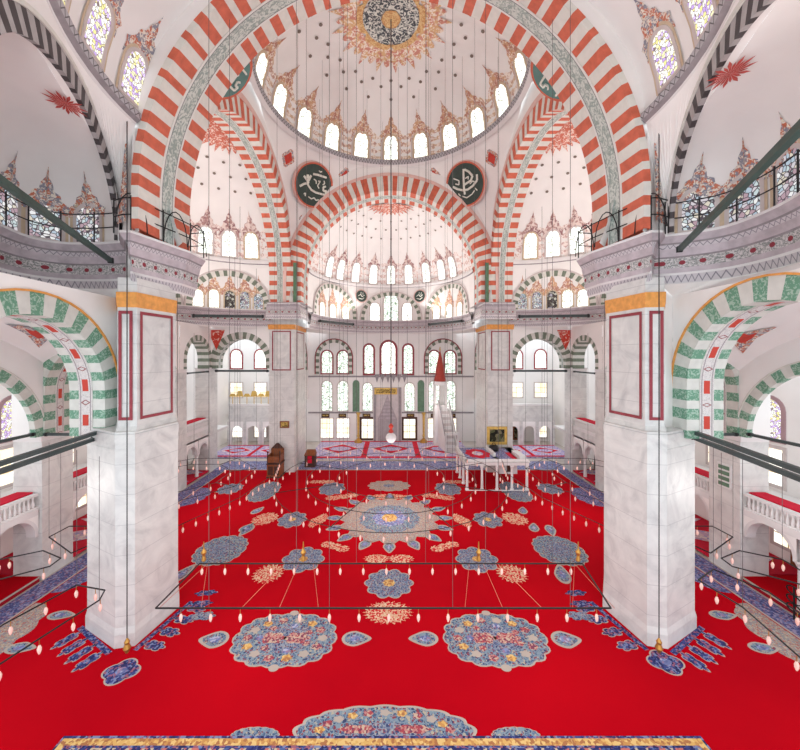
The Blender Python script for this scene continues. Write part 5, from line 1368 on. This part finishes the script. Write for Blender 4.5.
# central three-ring chandelier hung from the dome
hub = Vector((0, 25.9, 5.6))
r = thing('chandelier', hub, 'vast central chandelier of three thin black rings hung on long wires from the dome', 'chandelier')
zc = 3.0
for R, n, st in ((8.3, 48, 1.2), (6.2, 40, 1.3), (4.0, 32, 1.3)):
    pts = ringpts(0, 25.9, R, zc, n); mb = MB(); mb.path(pts, .02, M['iron'], 5); add_lamps(mb.build('ring', r), pts, st)
for k in range(8):
    t = PI / 8 + k * PI / 4; mb = MB(); mb.tube((4 * math.cos(t), 25.9 + 4 * math.sin(t), zc), (8.3 * math.cos(t), 25.9 + 8.3 * math.sin(t), zc), .025, M['iron'], 5); mb.build('spoke', r)
mb = MB(); mb.tube((0, 25.9, 6.2), (0, 25.9, ZC + 25.2), .045, M['cable'], 6); mb.build('main_chain', r)
mb = MB(); mb.lathe((0, 25.9, 5.5), [(0, 0), (.22, .06), (.38, .25), (.4, .45), (.3, .65), (.08, .75)], M['capwhite'], 14); mb.build('hub_globe', r, True)
mb = MB(); mb.lathe((0, 25.9, 6.2), [(.05, 0), (.2, .15), (.08, .35), (.2, .55), (.05, .75)], M['vase'], 10); o = mb.build('hub_ornament', r); o['label'] = 'red turned ornament'
for k in range(24):
    R = (8.3, 6.2, 4.0)[k % 3]; t = 2 * PI * k / 24 + .1; x, y = R * math.cos(t), 25.9 + R * math.sin(t)
    top = ZC + 20 + 5.3 * max(0, (1 - (R / 10) ** 2.5)) ** .5 - .1
    cab(r, (x, y, zc), (x, y, top))
# long rectangular lamp frame in front
zf = 3.0
fr = [Vector(p) for p in ((-8.4, 12.35, zf), (7.85, 12.35, zf), (8.3, 15.0, zf), (-8.3, 15.0, zf), (-8.4, 12.35, zf))]
r = thing('chandelier', (0, 13.7, zf), 'long rectangular black lamp frame hanging in front, spanning between the near piers', 'chandelier')
mb = MB(); mb.path(fr, .03, M['iron'], 6); fo = mb.build('frame', r)
add_lamps(fo, fr[0:2], 1.06, .9); add_lamps(fo, fr[2:4], 1.0, .5)
for x, y in [(-6.5, 12.35), (-2.2, 12.35), (2.2, 12.35), (6.4, 12.35), (-7, 15.0), (-4.1, 15), (-1.5, 15.0), (1.5, 15), (4.1, 15.0), (7, 15.0)]:
    cab(r, (x, y, zf), (x, y, ZC + 6.8 + math.sqrt(max(0, 10.3 ** 2 - x * x)) - (1.5 if y < 14 else -.25) + (1.2 if y < 14 else 0)), .009)
for c in (-3.8, 3.8):
    g = Vector((c, 15.0, zf + .35)); mb = MB(); mb.lathe(g, [(0, -.3), (.1, -.2), (.06, 0), (.12, .15), (.03, .3), (.02, .6)], M['brass'], 8); mb.build('finial', r)
    for e in (-1.35, 0, 1.4): cab(r, (c + (0.2 if c > 0 else -.2) + e * .45, 15.0, zf), (c * 1.05 + e, 12.35, zf), .009, 'wire', 'stay_wire')
for c in (-8.2, 8.2):
    g = Vector((c * .99, 15.0, zf + .35)); mb = MB(); mb.lathe(g, [(0, -.3), (.1, -.2), (.06, 0), (.12, .15), (.03, .3), (.02, .6)], M['brass'], 8); mb.build('finial', r)
    for e in (-.6, .9): cab(r, (c * .97, 15.0, zf), (c * .9 - e, 12.35, zf), .009, 'wire', 'stay_wire')
# side chandeliers
for s, side in SIDE:
    R = 5.0; pts = ringpts(s * 15.4, 25.8, R, 3.0, 8, PI / 8)
    r = thing('chandelier', (s * 13.6, 26.2, 3), 'octagonal black lamp ring hanging beyond the near %s pier' % side, 'chandelier')
    mb = MB(); mb.path(pts, .02, M['iron'], 5); add_lamps(mb.build('ring', r), pts, 1.05)
    p2 = ringpts(s * 15.4, 25.8, 3.2, 3.0, 8, PI / 8); mb = MB(); mb.path(p2, .02, M['iron'], 5); add_lamps(mb.build('ring', r), p2, 1.1)
    for k in range(8):
        mb = MB(); mb.tube(pts[k], p2[k], .025, M['iron'], 4); mb.build('spoke', r)
        cab(r, pts[k], pts[k] + Vector((0, 0, 16 if abs(pts[k].x) < 17 else 11)))
    # inner side row of lamps parallel to the piers
    row = [V(s * x, y, -9.0) for x, y in ((11.3, 18.3), (9.6, 22.0), (8.9, 26.5), (9.6, 30.0))]
    r = thing('lamp_rail', row[0], 'curved black lamp rail on the %s between near and far piers' % side, 'chandelier')
    mb = MB(); mb.path(row, .02, M['iron'], 5); add_lamps(mb.build('rail', r), row, .75)
    for p in row: cab(r, p, p + Vector((0, 0, 18.5)))
    # near outer rings, mostly beyond the frame
    if s < 0: poly = [(11.5, 9.8), (10.75, 12.75), (11.0, 13.3), (12.35, 13.6), (13.0, 11.6), (13.3, 8.5), (12.2, 7.5), (11.5, 9.8)]
    else: poly = [(12.6, 10.2), (11.9, 12.6), (11.3, 14.6), (10.9, 16.8), (13.4, 16.8), (14.0, 13.2), (13.6, 9.5), (12.6, 10.2)]
    pts = [V(s * x, y, -9.0) for x, y in poly]
    if s > 0: pts = [V(x, y, -9.0) for x, y in ((12.0, 9.2), (12.6, 12.4), (12.35, 13.9), (13.6, 14.6), (14.4, 13.2), (14.0, 9.0), (12.0, 9.2))]
    r = thing('chandelier', pts[0], 'thin black lamp frame low at the %s edge in front of the near pier' % side, 'chandelier')
    mb = MB(); mb.path(pts, .028, M['iron'], 5); add_lamps(mb.build('frame', r), pts, .95)
    for k in (1, 3): cab(r, pts[k], pts[k] + Vector((0, 0, 5.3)), .009)
    hexa = [V(s * x, y, -9.0) for x, y in ((17.0, 17.2), (17.0, 18.3), (14.8, 18.3), (14.2, 16.9), (14.6, 15.8), (17.0, 17.2))]
    r = thing('chandelier', hexa[0], 'six-sided black lamp frame against the nearest %s aisle pillar' % side, 'chandelier')
    mb = MB(); mb.path(hexa, .028, M['iron'], 5); add_lamps(mb.build('frame', r), hexa, 1.6)
    for k in (0, 3): cab(r, hexa[k], hexa[k] + Vector((0, 0, 4.7)), .009)
    hx = [V(s * x, y, -9.0) for x, y in ((17.3, 15.3), (16.1, 16.0), (14.7, 15.4), (14.6, 14.8), (17.0, 13.0), (17.3, 15.3))]
    r = thing('chandelier', hx[0], 'black lamp frame across the low arch at the %s edge' % side, 'chandelier')
    mb = MB(); mb.path(hx, .028, M['iron'], 5); add_lamps(mb.build('frame', r), hx, 1.7)
    for k in (0, 2): cab(r, hx[k], hx[k] + Vector((0, 0, 4.7)), .009)
    # lone chain with a brass lamp at the corner of the near pier
    px = 127 if s < 0 else 659; Y = 13.75; x = (px - CX) / FPX * Y
    r = thing('pendant_lamp', (x, Y, .3), 'small brass lamp on a long chain at the foot of the near %s pier' % side, 'lamp')
    mb = MB(); mb.tube((x, Y, .75), (x, Y, ZC + 16), .02, M['iron'], 5); mb.build('chain', r)
    mb = MB(); mb.lathe((x, Y, .2), [(0, 0), (.06, .02), (.14, .2), (.08, .36), (.1, .45), (.02, .6)], M['brass'], 10); mb.build('body', r)
# ------------------------------------------------------------------ camera, light
cam = bpy.data.cameras.new('camera'); co = bpy.data.objects.new('camera', cam); COL.objects.link(co); SC.camera = co
co.location = (0, 0, ZC); co.rotation_euler = (PI / 2, 0, 0)
cam.sensor_width = 36; cam.lens = FPX / 800 * 36; cam.shift_x = (400 - CX) / 800; cam.shift_y = (HY - 375) / 800; cam.clip_end = 300
w = bpy.data.worlds.new('daylight'); SC.world = w; w.use_nodes = True
bg = w.node_tree.nodes['Background']; bg.inputs[0].default_value = (.86, .95, 1.0, 1); bg.inputs[1].default_value = 1.8
def lamp(x, y, z, e, rad=1.6, col=(1, .95, .9)):
    d = bpy.data.lights.new('chandelier_and_fill_light', 'POINT'); d.energy = e; d.shadow_soft_size = rad; d.color = col
    o = bpy.data.objects.new('chandelier_and_fill_light', d); COL.objects.link(o); o.location = (x, y, z)
def fill_light(x, y, z, e, aim, size=1.2):  # added fill aimed up to brighten the domes; no fitting stands there
    d = bpy.data.lights.new('cornice_fill_light', 'AREA'); d.energy = e; d.size = size; d.color = (1, .96, .92)
    o = bpy.data.objects.new('cornice_fill_light', d); COL.objects.link(o); o.location = (x, y, z)
    o.rotation_euler = (Vector(aim) - Vector((x, y, z))).to_track_quat('-Z', 'Y').to_euler()
for s in (-1, 1):
    fill_light(s * 11.0, 38.2, ZC + 5.7, 220, (0, 24, ZC + 20), .4)
    fill_light(s * 7.6, 6.0, ZC + 5.4, 120, (0, 16, ZC + 17), .4)
    fill_light(s * 18.6, 29.5, ZC + 5.4, 110, (s * 15, 31, ZC + 14), .4)
    fill_light(s * 20.2, 26.6, ZC + 5.4, 520, (s * 4, 26, ZC + 22), .6); fill_light(s * 4.5, 45.6, ZC + 5.3, 380, (s * 1, 28, ZC + 20), .3)
K = 0.12
lamp(0, 25.9, 4.2, 5200 * K, 3.0)
for s in (-1, 1):
    lamp(s * 13.6, 26.2, 4.0, 2200 * K, 2.0); lamp(s * 15.4, 43, 6.0, 900 * K, 1.0); lamp(s * 5.5, 43.5, 6.0, 1300 * K, 1.5)  # those near the far wall have no chandelier; added to lift the deep end
    lamp(s * 16.0, 14.5, 5.5, 900 * K, 1.0); lamp(s * 5, 13.6, 4.5, 1600 * K, 2.0)
SC.view_settings.view_transform = 'Standard'; SC.view_settings.look = 'None'; SC.view_settings.gamma = 1; SC.view_settings.exposure = .36
SC.cycles.max_bounces = 6; SC.cycles.diffuse_bounces = 4; SC.cycles.sample_clamp_indirect = 6; SC.cycles.use_denoising = True
